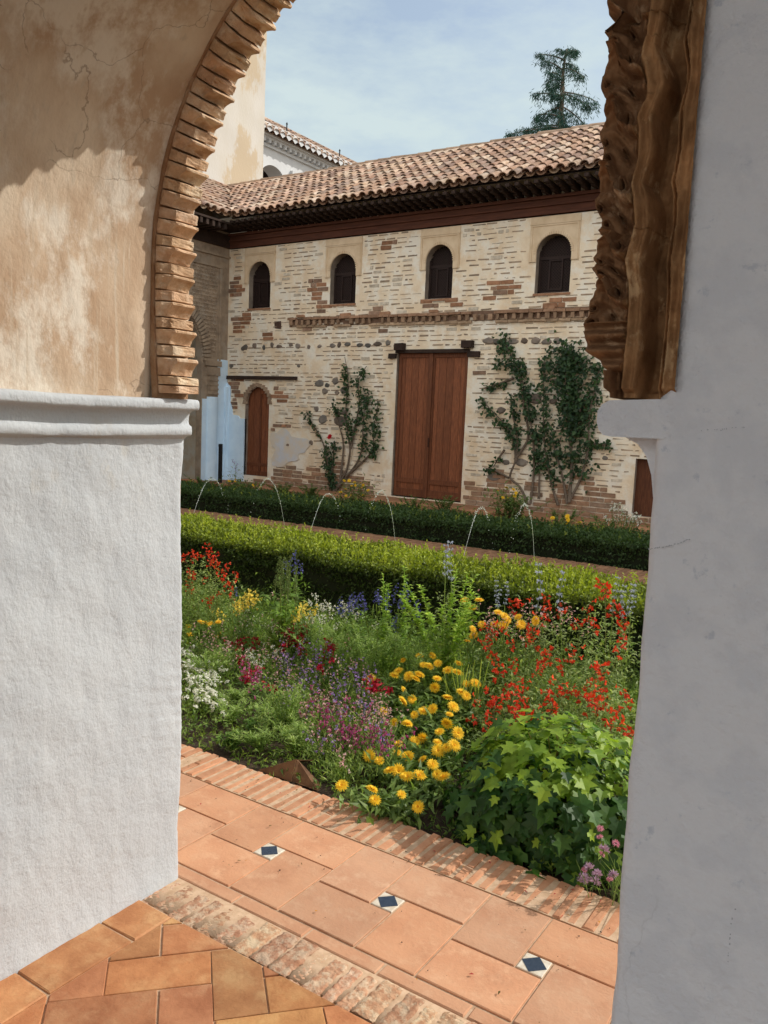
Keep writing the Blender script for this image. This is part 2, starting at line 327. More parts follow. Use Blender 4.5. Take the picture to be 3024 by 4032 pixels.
# left pier, lower white face with rounded outer corner
g = G()
zs = np.linspace(-.02, 1.523, 150); prof = [(JL, y) for y in np.linspace(YI-.0, YO-.02, 70)]
prof += [(JL-.02+.02*math.cos(t), YO-.02+.02*math.sin(t)) for t in np.linspace(.25, math.pi/2, 5)]+[(x, YO) for x in np.linspace(JL-.06, JL-.9, 12)]
prof = np.array(prof); V = np.zeros((len(zs), len(prof), 3)); V[..., 0] = prof[None, :, 0]; V[..., 1] = prof[None, :, 1]; V[..., 2] = zs[:, None]
nx = np.where(prof[:, 1] > YO-.001, 0., 1.)[None]; ny = np.where(prof[:, 1] > YO-.021, 1., 0.)[None]
nn = .004*vnoise(V, 1.2, 21)+.0022*vnoise(V, 5, 22)+.0011*vnoise(V*np.array([1,1,.6]), 17, 23)+.0007*vnoise(V, 40, 24)
rg = np.clip(vnoise(V, .9, 25)-.1, 0, 1)*np.exp(-((V[..., 2]-.85)/.35)**2); nn = nn+rg*.0042*vnoise(V, 30, 26)+rg*.002*vnoise(V, 62, 27)
foot = np.clip((.16-V[..., 2])/.16, 0, 1)**2*.012
V[..., 0] += nx*(nn+foot)+(.005*np.sin(V[..., 2]*4)); V[..., 1] += ny*(nn*.8)
g.grid(V, flip=True)
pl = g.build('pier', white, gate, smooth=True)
def impost(name, prof, side, y0, y1, mt, seed, ret):
    """moulding profile (protrusion, z) run along the jamb then wrapped around the outer corner"""
    g = G(); P = np.array(prof); ys = np.linspace(y0, y1, 60)
    A = np.zeros((len(P), len(ys), 3)); A[..., 1] = ys[None]; A[..., 2] = P[:, 1:2]
    A[..., 0] = (JL+P[:, 0:1] if side < 0 else JR-P[:, 0:1])
    nse = vnoise(A*np.array([1, 1, .4]), 3, seed)*.0022+vnoise(A, 12, seed+1)*.0012+vnoise(A, 33, seed+5)*.0006
    A[..., 0] += -side*nse*np.clip(P[:, 0:1]*60, 0, 1); A[..., 2] += (vnoise(A*np.array([0,1,0]), 2.0, seed+2)*.003+vnoise(A*np.array([0,1,0]), 9, seed+3)*.0014)*np.clip(P[:, 0:1]*80, 0, 1)
    # round the outer end
    g.grid(A, flip=(side < 0))
    B = []
    for t in np.linspace(0, 1, 6):
        q = A[:, -1].copy(); q[:, 1] += .010*math.sin(t*math.pi/2)*np.clip(P[:, 0]*50, 0, 1); q[:, 0] = q[:, 0]+(side)*0.010*(1-math.cos(t*math.pi/2))*np.clip(P[:, 0]*50, 0, 1); B.append(q)
    for xx in np.linspace(.0, ret, 8)[1:]:
        q = B[5].copy(); q[:, 0] = np.where(True, q[:, 0]+side*xx, 0); B.append(q)
    g.grid(np.stack(B, 1), flip=(side < 0))
    if side > 0:    # close the inner end, flush with the gallery face
        E = A[:, 0]; idx = list(range(len(E))); g.add(np.concatenate([E, [(JR+.02, y0, E[0][2]), (JR+.02, y0, E[-1][2])]]), [tuple(idx+[len(E)+1, len(E)])])
    return g.build(name, mt, gate, smooth=True)
impost('impost', [(-.03,1.500),(.0,1.512),(.004,1.518),(.022,1.5205),(.0255,1.524),(.0265,1.536),(.024,1.549),(.014,1.555),(.012,1.565),(.0135,1.582),(.018,1.594),(.030,1.6005),(.050,1.602),(.0575,1.6045),(.0595,1.611),(.060,1.622),(.0575,1.631),(.051,1.635),(.02,1.637),(-.03,1.638)], -1, YI, YO-.006, white, 31, .5)
impost('impost', [(-.02,1.591),(.060,1.592),(.070,1.594),(.0765,1.600),(.0795,1.612),(.079,1.626),(.074,1.635),(.064,1.641),(.0,1.643),(-.02,1.643)], 1, YI+.0, YO-.006, whiteR, 41, .4)
impost('impost_cove', [(-.02,1.47),(.002,1.485),(.009,1.51),(.014,1.54),(.022,1.565),(.036,1.582),(.055,1.5915),(-.02,1.592)], 1, YI+.05, YO-.02, whiteR, 43, .4)
# plastered jambs and soffit above the imposts (wider near the viewer than the ribbed arch)
RP = RA; path = [(JL, z) for z in np.linspace(1.60, ZS, 40)]+[(CX-RP*math.cos(t), ZS+RP*1.02*math.sin(t)) for t in np.linspace(0.03, math.pi-.03, 150)]+[(JR, z) for z in np.linspace(ZS, 1.60, 40)]
path = np.array(path); ys = np.linspace(0, 1, 60); tg = np.gradient(path, axis=0); tg = unit(tg); nrm = np.stack([tg[:, 1], -tg[:, 0]], -1)
V = np.zeros((len(path), len(ys), 3)); V[..., 0] = path[:, None, 0]; V[..., 2] = path[:, None, 1]; y0_ = np.where(path[:, 0] > CX, YI+.13, YI+.02)[:, None]; V[..., 1] = y0_+(YO-y0_)*ys[None]
nn = .003*vnoise(V, 1.6, 51)+.0016*vnoise(V, 7, 52)+.0007*vnoise(V*np.array([1,1,.3]), 24, 53)
V[..., 0] += nn*nrm[:, None, 0]; V[..., 2] += nn*nrm[:, None, 1]
g = G(); g.grid(V, flip=True)
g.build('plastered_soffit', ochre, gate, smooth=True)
# ribbed arch: projecting moulded ribs round the outer end of the opening
def arcpt(s, rr):
    """s: length along left springing from z=1.66; rr: radius from centre line"""
    z0 = 1.655; hL = ZS-z0
    if s < hL: f = s/hL; return np.array([CX-rr+.018*(1-f)**2*1.2, z0+s]), np.array([1., 0]), np.array([0, 1.])
    th = (s-hL)/RA
    if th <= math.pi: return np.array([CX-rr*math.cos(th), ZS+rr*1.03*math.sin(th)]), np.array([math.cos(th), -math.sin(th)]), np.array([math.sin(th), math.cos(th)])
    d = (th-math.pi)*RA; return np.array([CX+rr-.02*(d/hL)**2, ZS-d]), np.array([-1., 0]), np.array([0, -1.])
g = G(); total = 2*(ZS-1.655)+math.pi*RA
ss = np.linspace(-.03, total+.03, 220); A = []
for s_ in ss:
    p, n_, t_ = arcpt(min(max(s_, 0), total), RA-.012); p = p+t_*(min(s_, 0) or max(s_-total, 0))
    A.append([(p[0]-n_[0]*.02, 1.712, p[1]-n_[1]*.02), (p[0], 1.715, p[1]), (p[0], YO-.028, p[1]), (p[0]-n_[0]*.02, YO-.026, p[1]-n_[1]*.02)])
g.grid(np.array(A), (.62, .55, .5), flip=True)
s_ = .012; k = 0; kinds = ['cy', 'slab', 'slab2', 'cy2']
def rib(s0, th, prot, tone, ogee):
    pr = [(1.722, .0), (1.7225, .30), (1.727, .48), (1.736, .62), (1.745, .80), (1.7475, .97), (1.755, 1.0), (1.775, 1.0), (1.80, 1.0), (YO-.045, 1.0), (YO-.036, 1.0), (YO-.033, .94), (YO-.032, .0)]
    rows = []
    FS = np.array([0, .05, .2, .4, .62, .80, .93, 1.0]); K = len(FS)
    jit = RNG.uniform(-.003, .003); tilt = RNG.uniform(-.004, .004)
    for i in range(K):
        f = FS[i]; e = .90 if i in (0, K-1) else 1.; sh = prot*(e if not ogee else .50+.50*min(1, f/.80)**1.7-(.06 if i == K-1 else 0))
        row = []
        for (yy, h) in pr:
            s2 = s0+f*th+tilt*(yy-1.78)*6; p, n_, t_ = arcpt(s2, RA-.010)
            q = p+n_*(h*sh)+n_*(.0022*math.sin(yy*90+s0*50)+RNG.uniform(-.0011, .0011)-(.005 if RNG.random() < .025 else 0))*(h > .3); row.append((q[0], yy+RNG.uniform(-.0012,.0012)+jit*(h > .1), q[1]))
        rows.append(row)
    for e_ in (0, -1):  # close the ends back to the base
        base = []
        for (yy, h) in pr: p, n_, t_ = arcpt(s0+(0 if e_ == 0 else th), RA-.006); base.append((p[0], yy, p[1]))
        rows.insert(0 if e_ == 0 else len(rows), base)
    t = tone*RNG.uniform(.86, 1.1); g.grid(np.array(rows), (t, t*RNG.uniform(.97,1.02), t), flip=True)
rib(.000, .023, .056, 1.12, False); rib(.026, .024, .058, 1.12, False); rib(.055, .052, .066, 1.05, True); s_ = .115
while s_ < total-.12:
    u_ = RNG.uniform(.95, 1.04); rib(s_, .029*u_, .046, .98, False); rib(s_+.0345*u_, .041*u_, .058, 1.05, True); s_ += .0805*u_
rib(total-.07, .045, .055, 1., True); rib(total-.022, .021, .05, 1., False)
g.build('ribbed_arch', ribm, gate, smooth=False)
# walls: gallery side (white) and garden side (plaster), with the arch opening cut out
def holed(g, x0, x1, z0, z1, ops, y, yback, mi=0, mir=0, flip=False, sub=None):
    """ops: list of (xa, xb, zb, zs, rise) ; rise=0 flat head, else elliptical arch of that rise"""
    xs = {x0, x1}
    for (xa, xb, zb, zs_, r) in ops:
        n = 16 if r else 1
        for i in range(n+1): xs.add(round(xa+(xb-xa)*(.5-.5*math.cos(math.pi*i/n)), 5))
    if sub:
        for i in range(1, sub): xs.add(round(x0+(x1-x0)*i/sub, 5))
    xs = sorted(xs)
    def top(o, x):
        xa, xb, zb, zs_, r = o
        if not r: return zs_
        c, h = (xa+xb)/2, (xb-xa)/2; return zs_+r*math.sqrt(max(0, 1-((x-c)/h)**2))
    def face(*p): g.add([q for q in p], [tuple(range(len(p)))[::-1] if flip else tuple(range(len(p)))], mi=mi)
    for a, b in zip(xs[:-1], xs[1:]):
        mid = (a+b)/2; cover = sorted([o for o in ops if o[0]-1e-6 < mid < o[1]+1e-6], key=lambda o: o[2]); za = zb_ = z0
        for o in cover:
            if o[2] > za+1e-4: face((a,y,za),(b,y,zb_),(b,y,o[2]),(a,y,o[2]))
            za, zb_ = top(o, a), top(o, b)
            if za < z1-.001: g.add([(a,y,za),(b,y,zb_),(b,yback,zb_),(a,yback,za)], [(3,2,1,0)], mi=mir)
        if za < z1-.001: face((a,y,za),(b,y,zb_),(b,y,z1),(a,y,z1))
    for (xa, xb, zb, zs_, r) in ops:
        g.add([(xa,y,zb),(xa,y,zs_),(xa,yback,zs_),(xa,yback,zb)], [(0,1,2,3)], mi=mir); g.add([(xb,y,zb),(xb,y,zs_),(xb,yback,zs_),(xb,yback,zb)], [(3,2,1,0)], mi=mir)
        if zb > z0+.001: g.add([(xa,y,zb),(xb,y,zb),(xb,yback,zb),(xa,yback,zb)], [(3,2,1,0)], mi=mir)
g = G(); holed(g, JL-1.2, JR+.019, 1.64, TOP, [(JL-.02, JR+.0188, 1.64, ZS+.2, RA*1.02)], YI+.0005, YI+.01)
g.build('inner_wall', whiteR, gate)
# right hand pier and gallery-side wall with softly worn edge
zs = np.linspace(-.02, TOP, 240); pr = [(JR+.004, y) for y in np.linspace(YO, YI+.03, 30)]+[(JR+.018-.018*math.cos(t)+.0, YI+.018-.018*math.sin(t)) for t in np.linspace(0, math.pi/2, 7)]+[(x, YI) for x in np.linspace(JR+.03, 2.4, 130)]
pr = np.array(pr); V = np.zeros((len(zs), len(pr), 3)); V[..., 0] = pr[None, :, 0]; V[..., 1] = pr[None, :, 1]; V[..., 2] = zs[:, None]
nn = .0022*vnoise(V, 1.3, 61)+.0012*vnoise(V, 6, 62)+.0005*vnoise(V, 22, 63)
V[..., 0] = np.where(V[..., 2] > 1.646, np.maximum(V[..., 0], JR+.020), V[..., 0])
w1 = np.where(pr[:, 1] > YI+.002, 1., 0.)[None]; V[..., 0] += np.where(V[..., 2] > 1.64, 0, w1)*(-nn+.002*vnoise(V[..., 2:], 3, 64)); V[..., 1] -= (1-w1)*nn*.8
g = G(); g.grid(V)
for (pts, w_, dens) in (([(1398,1185),(1440,1178),(1492,1165)], .0008, .7), ([(1515,930),(1560,922),(1615,918)], .0008, .3), ([(1590,1960),(1578,2010),(1572,2085)], .0008, .35)):
    Q = np.array([atY(a*1.8228, b*1.8228, YI)[[0, 2]] for a, b in pts]); tt = np.linspace(0, 2, 60); Cx, Cz = [np.interp(tt, [0, 1, 2], Q[:, k_])+.0012*np.cumsum(RNG.normal(0, .3, 60)) for k_ in (0, 1)]
    for i in range(59):
        if RNG.random() < dens:
            d = np.array([Cx[i+1]-Cx[i], Cz[i+1]-Cz[i]]); n_ = np.array([-d[1], d[0]])/(np.hypot(*d)+1e-9)*w_*RNG.uniform(.4, 1.2); yy_ = YI-.0042
            g.add([(Cx[i]-n_[0],yy_,Cz[i]-n_[1]),(Cx[i+1]-n_[0],yy_,Cz[i+1]-n_[1]),(Cx[i+1]+n_[0],yy_,Cz[i+1]+n_[1]),(Cx[i]+n_[0],yy_,Cz[i]+n_[1])], [(0,1,2,3)], mi=1)
g.build('pier', [whiteR, mat('scuffed_grey', (.56,.59,.64), rough=.9)], gate, smooth=True)
g = G(); holed(g, JL-12, 6.0, 1.3, TOP, [(JL-.02, JR+.02, 1.3, ZS, RA*1.05)], YO-.004, YO-.02, flip=True); holed(g, JL-12, 6.0, -.05, 1.3, [(JL-.02, JR+.02, -.05, 1.3, 0)], YO-.004, YO-.02, flip=True)
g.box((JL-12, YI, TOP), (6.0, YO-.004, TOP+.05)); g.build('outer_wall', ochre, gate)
g = G(); g.box((2.4, -2.6, 0), (2.6, YI-.002, TOP-.2)); g.build('gallery_end_wall', whiteR, gate)
g = G(); g.box((-3.7, -2.6, 0), (-3.5, YI-.002, TOP-.2)); g.build('gallery_end_wall', whiteR, gate)
g = G(); g.box((-4.5, -2.6, TOP-.2), (3.4, YI-.002, TOP-.05)); g.build('gallery_ceiling', rwood, gate)
# carved stucco arch on the gallery side (relief over the straight springing, then round the arch)
def px2(o, s, pts): return np.array([atY(o[0]+p[0]*s, o[1]+p[1]*s, YI)[[0, 2]] for p in pts])
s1, s2 = .4967, .5425; o1, o2 = (2200, 0), (2200, 900)
def curve(a, b):
    P = np.concatenate([px2(o1, s1, a), px2(o2, s2, b)]); P = P[np.argsort(P[:, 1])]; return P
outl = curve([(345,0),(312,60),(312,190),(370,270),(410,375),(365,378),(355,480),(312,570),(330,700),(395,815),(350,830),(350,930),(290,1020),(320,1130),(325,1260),(300,1420),(300,1500),(255,1560),(265,1630),(310,1720),(320,1800),(390,1846),(310,1853),(290,1900)],
             [(270,80),(230,200),(258,240),(210,270),(285,360),(240,440),(200,510),(195,600),(160,680),(155,745),(175,770),(175,880),(260,940),(340,1030),(355,1200),(357,1250)])
rdl = curve([(690,0),(715,100),(690,300),(635,480),(690,640),(690,780),(610,960),(625,1050),(620,1300),(570,1480),(590,1700),(600,1800)], [(540,0),(470,240),(500,400),(500,620),(480,800),(460,1050),(440,1250)])
rdr = curve([(850,0),(850,130),(790,350),(860,520),(870,660),(770,900),(770,1200),(690,1450),(740,1560),(740,1800)], [(670,20),(615,240),(640,500),(620,800),(590,1000),(560,1250)])
zt = 2.13; zb = 1.644
def samp(C, z): zz = np.where(z <= zt, z, zt-.44+np.mod(z-zt, .44)); return np.interp(zz, C[:, 1], C[:, 0])
Zc = 2.25; hL = Zc-zb; tot = 2*hL+math.pi*RA; S = np.concatenate([np.linspace(0, .75, 640), np.linspace(.75, tot, 700)[1:]]); Sm = np.minimum(S, tot-S)
zq = zb+Sm; E0 = JR+.024
uo = E0-samp(outl, zq); ul = E0-samp(rdl, zq); ur = E0-samp(rdr, zq)
NU = 120; U = np.linspace(0, 1, NU)[None]*uo[:, None]                # 0 at the wall, uo at the free edge
SS = np.repeat(S[:, None], NU, 1); Pn = np.stack([U, SS], -1)
ul_, ur_, uo_ = ul[:, None], ur[:, None], uo[:, None]
h = np.zeros_like(U)
q = np.clip((U-ur_)/np.maximum(ul_-ur_, .004), 0, 1); ridge = np.sin(np.pi*q)**.6*(.030+.010*np.cos(q*math.pi*2.2)); h = np.where((U >= ur_) & (U <= ul_), .012+ridge, h)
q = np.clip(U/np.maximum(ur_, .004), 0, 1); outer = np.where(q < .30, .036+.004*np.cos(q*20), np.where(q < .40, .026, .020*np.exp(-((q-.50)/.07)**2)-.030*np.clip((q-.52)/.12, 0, 1)*np.clip((1.02-q)/.10, 0, 1)*(.75+.25*np.sin(SS*2*math.pi/.17))))
h = np.where(U < ur_, outer, h)
q = np.clip((U-ul_)/np.maximum(uo_-ul_, .004), 0, 1)
zn = np.sort(np.array([atY(x_, y_, YI)[2] for x_, y_ in ((2403,-40),(2403,186),(2396,405),(2361,655),(2394,917),(2355,1095),(2295,1290))])); ph_ = np.interp(np.where(zq <= zt, zq, zt-.44+np.mod(zq-zt, .44)), zn, np.arange(len(zn)))[:, None]
tt_ = np.mod(ph_+.55*(1-q)**1.3+.10*np.sin(q*7), 1.0); rim = np.exp(-(np.minimum(tt_, 1-tt_)/.075)**4)
leafz = .016+.024*rim-.020*np.sin(np.pi*np.clip(tt_, 0, 1))**2*np.sin(np.pi*np.clip(q*.9+.1, 0, 1))+.0045*np.sin(tt_*6*math.pi+q*4)*(1-rim)+.008*np.exp(-((q-.06)/.07)**2)
for (qc, tc_, rq, rt) in ((.80,.10,.085,.075),(.55,.90,.08,.07),(.28,.12,.09,.07),(.88,.42,.06,.055),(.42,.5,.05,.05)):
    dq = np.sqrt(((q-qc)/rq)**2+((np.mod(tt_-tc_+.5, 1)-.5)/rt)**2); leafz = leafz+.014*np.exp(-((dq-1.25)/.30)**2)-.060*np.clip(1.1-dq, 0, 1)
leafz = leafz+.004*np.abs(vnoise(Pn, 22, 71))
low = (zq[:, None] < 1.745) & (zq[:, None] > 1.68) & (Sm[:, None] < .2); leafz = np.where(low, .024+.010*np.sin(zq[:, None]*2*math.pi/.021), leafz)
h = np.where(U > ul_, .004+leafz*(1-.5*q**6), h)
h += .0016*vnoise(Pn, 45, 73)+.0012*vnoise(Pn*np.array([1, .25]), 90, 74)
fall = np.clip((tot/2-np.abs(SS-tot/2))/.012, 0, 1); h = h*np.clip(fall, .55, 1)
X = np.zeros_like(U); Z = np.zeros_like(U)
a_ = SS < hL; b_ = SS > tot-hL; th = (SS-hL)/RA
X = np.where(a_, E0-U, np.where(b_, JL-.024+U, CX+(RA+.024-U)*np.cos(th))); Z = np.where(a_, zb+SS, np.where(b_, zb+tot-SS, Zc+(RA+.024-U)*np.sin(th)))
base = YI+.028
V = np.stack([X, base-h, Z], -1); g = G(); cz = (U > ul_)[:-1, :-1]; wob = .85+.25*vnoise(Pn, 6, 79)[:-1, :-1, None]; ct = np.where(cz[..., None], np.array([.72, .68, .68]), np.array([1.12, 1.08, 1.0])*wob).reshape(-1, 3)  # carved zone tinted darker, standing in for the shade of its undercut
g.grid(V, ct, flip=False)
ed = V[:, -1]; side = []; dk = np.where(S < tot*.5, 1., np.clip(1-(S/tot-.5)*6, .12, 1))
for k_, d in enumerate((0, .012, .03, .055, .08, .10)):
    q = ed.copy(); q[:, 1] = q[:, 1]+d*dk
    sh = .006*vnoise(np.stack([S, S*0+d], -1), 12, 80)*(k_ > 0)+(.010 if k_ == 5 else 0); cx_ = np.where(S < hL, 1., np.where(S > tot-hL, -1., np.cos((S-hL)/RA))); sz_ = np.where((S < hL) | (S > tot-hL), 0., np.sin((S-hL)/RA))
    q[:, 0] += sh*cx_; q[:, 2] += sh*sz_; side.append(q)
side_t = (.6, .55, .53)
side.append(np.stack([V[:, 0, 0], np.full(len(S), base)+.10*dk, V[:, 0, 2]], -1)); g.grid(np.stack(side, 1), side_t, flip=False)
bt = np.stack([V[0], V[0]*np.array([1, 0, 1])+np.array([0, base+.1, 0])], 1); g.grid(bt, flip=True)
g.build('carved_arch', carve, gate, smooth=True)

# ------------------------------------------------------------------ the long wing across the court
K = 1.8228; YW = 13.5; XC = -13.24
def dW(x, y): return atY(x*K, y*K, YW)
wing = thing('palace_wing', 'long two-storey wing of whitewashed old brick under a tiled roof across the court', 'building', (-9, YW, .1))
wins = []
for (l, r, t, b) in ((537, 583, 566, 664), (712, 767, 547, 656), (917, 975, 528, 647), (1154, 1229, 505, 635)):
    xa, xb = dW(l, b)[0], dW(r, b)[0]; wins.append((xa, xb, 3.905, 4.59, .30))
DX0, DX1, DZ0, DZ1 = -8.70, -7.14, .12, 2.955
AX0, AX1, AZ0, AZS, AR = -12.66, -11.96, .25, 1.86, .36
EX = 6.0
rightdoor = (-3.93, -3.05, .2, 1.15, 0)
ops = [(*w[:3], w[3], w[4]) for w in wins]+[(DX0, DX1, DZ0, DZ1, 0), (AX0, AX1, AZ0, AZS, AR), rightdoor]
g = G(); holed(g, XC-3, EX, -.05, 5.2, ops, YW, YW+.22, mir=1, sub=60); g.box((XC-3, YW+.25, -.05), (EX, YW+.3, 5.98))
wall = g.build('wall', [limewall, mat('dirty_reveal', (.34,.27,.21), (.22,.17,.13), 4)], wing)
def inop(x, z, w, e=.03):
    for (xa, xb, zb_, zs_, r) in ops:
        if xb+e > x and xa-e < x+w and z < zs_+r+e and z > zb_-e-.03: return True
    for (xa, xb, zb_, zs_, r) in ops[:4]:      # plaster surrounds
        if xb+.16 > x and xa-.16 < x+w and 4.42 < z: return True
    return False
g = G(); patches = [(-10.62,4.12,.28,.36), (-10.6,4.3,.16,.14), (-6.55,4.02,.34,.20), (-8.95,4.93,.22,.14), (-13.0,4.45,.22,.34), (-12.9,3.55,.30,.22), (-12.1,3.3,.14,.08), (-8.0,3.82,.36,.12), (-9.15,3.72,.2,.1),(-7.55,3.83,.16,.1), (-5.4,3.72,.3,.1), (-12.95,2.05,.28,.36), (-11.75,2.1,.22,.22), (-12.8,1.75,.3,.3),(-11.6,1.34,.3,.07), (-6.8,2.5,.12,.06), (-7.0,2.25,.14,.05), (-8.9,3.3,.25,.05), (-11.0,3.4,.3,.04)]
z = .12
while z < 5.18:
    h = RNG.uniform(.034, .048); x = XC+RNG.uniform(0, .2)
    while x < EX-.3:
        w = RNG.choice([.26, .28, .24, .13]) + RNG.uniform(-.02, .02); c = np.array([x+w/2, z+h/2])
        pt = max([1-max(abs(c[0]-p[0])/p[2], abs(c[1]-p[1])/p[3]) for p in patches])*.9+.42*vnoise(c, 1.3, 3)-.05
        bare = pt > .16; nb = vnoise(c, .32, 101)+.6*vnoise(c, 1.3, 102)
        lowb = c[1] < .50+.30*vnoise(np.array([c[0], 0]), .35, 104)+.36*vnoise(c, 1.0, 105)
        pl_ = nb > .95 or (1.0 < c[1] < 2.0 and vnoise(c, .3, 107) > .25 and c[0] > -7)
        if c[0] < XC+.75 and c[1] < 1.5: x += w; continue
        if -11.9 < c[0] < -10.7 and .55 < c[1] < 1.3 and vnoise(c, .8, 106) > -.5: pl_ = True; bare = False; lowb = False
        if not inop(x, z, w):
            if bare or lowb:
                t = RNG.uniform(.75, 1.25); col = np.array([.36, .185, .105])*t if RNG.random() < .7 else np.array([.30, .19, .13])*t
                if lowb and not bare: col = (col*.65+np.array([.40,.30,.21])*.35)
                g.box((x, YW-RNG.uniform(.006, .022), z-.006), (x+w-.012, YW+.05, z+h+.022), col, j=.005)
            elif not pl_ and RNG.random() < .93:
                a0 = x+RNG.uniform(0, .03); a1 = x+w-RNG.uniform(.015, .07); wash = RNG.random()
                col = np.array([.40, .30, .21])*RNG.uniform(.65, 1.25) if wash < .88 else np.array([.66, .57, .45])*RNG.uniform(.85, 1.1)
                if a1-a0 > .05: g.box((a0, YW-(.004 if wash < .88 else RNG.uniform(.006, .012)), z), (a1, YW+.04, z+h*(RNG.uniform(.30,.62) if wash < .88 else 1.25)), col, j=.006)
        x += w
    z += .0885
g.build('brickwork', brickm, wing)
# field stones set in the wall
def stone(x, z, a, b):
    g = G(); n = 9; th = np.linspace(0, 2*math.pi, n, endpoint=False)+RNG.uniform(0, .5); r = RNG.uniform(.75, 1.1, n); t = RNG.uniform(.6, 1.3); w = RNG.uniform(-.1, .1)
    O_ = np.stack([x+a*r*np.cos(th), np.full(n, YW+.0), z+b*r*np.sin(th)], -1); I = np.stack([x+.7*a*r*np.cos(th), np.full(n, YW-.022), z+.7*b*r*np.sin(th)], -1)
    g.add(np.concatenate([O_, I]), [(i, (i+1)%n, n+(i+1)%n, n+i) for i in range(n)]+[tuple(range(n, 2*n))], (t+w, t, t-w*.6)); g.build('field_stone', stonem, wing)
x = -12.7
while x < -8.9: stone(x, 3.08+RNG.uniform(-.03,.03), RNG.uniform(.04,.11), RNG.uniform(.04,.075)); x += RNG.uniform(.16, .34)
for (a, b) in ((541,237),(590,240),(700,240),(770,235),(845,235),(915,240),(985,235)): p = atY(1600+a*.6028, 1200+b*.6028, YW); stone(p[0], p[2], RNG.uniform(.06,.16), .065)
for (a, b, r) in ((925,515,.12),(1030,500,.10),(975,525,.07),(960,565,.09),(1040,575,.07),(905,680,.08),(950,750,.13),(1060,760,.16),(1050,710,.07),(1085,560,.11),(870,900,.07),(1060,935,.06),(350,400,.07),(1080,700,.1),(425,285,.07),(790,400,.05),(720,915,.05)): p = atY(700+a*.6028, 1200+b*.6028, YW); stone(p[0], p[2], r, r*.75)
for (a, b, r) in ((750,1030,.14),(1100,550,.1),(960,630,.09),(840,615,.16),(620,690,.1),(975,500,.08),(570,1130,.13),(650,1030,.08),(1300,1000,.06)): p = atY(1600+a*.6028, 1200+b*.6028, YW); stone(p[0], p[2], r, r*.65)
# broken brick string course with dentils
g = G(); x = -11.45
def sz(x): return 3.63-.006*(x+11.4)
while x < EX-.2:
    w = RNG.uniform(.2, .27); t = RNG.uniform(.8, 1.2)
    if RNG.random() < .9: g.box((x, YW-.075, sz(x)-.02), (x+w-.008, YW+.02, sz(x)+.03), np.array([.36,.21,.13])*t, j=.007)
    if RNG.random() < .3: g.box((x, YW-.05, sz(x)+.034), (x+w-.008, YW+.02, sz(x)+.085), np.array([.40,.22,.13])*t, j=.008)
    x += w
x = -11.4
while x < EX-.2:
    t = RNG.uniform(.7, 1.15); w = RNG.uniform(.05, .085)
    if RNG.random() < .88: g.box((x, YW-.06, sz(x)-.125), (x+w, YW+.02, sz(x)-.024), np.array([.36,.23,.145])*t, j=.008)
    x += .155
g.box((-11.45, YW-.002, sz(-8)-.14), (EX-.2, YW+.01, sz(-8)+.04), (.20,.12,.08)); 
x = -11.5
while x < EX-.2:
    w = RNG.uniform(.18, .3)
    if RNG.random() < .8: g.box((x, YW-.045, sz(x)-.175), (x+w-.01, YW+.02, sz(x)-.13), np.array([.45,.31,.2])*RNG.uniform(.75,1.15), j=.008)
    x += w
g.box((-11.9, YW-.002, 3.45), (-11.68, YW+.02, 3.6), (.10,.06,.045), j=.02)
g.build('string_course', brickm, wing)
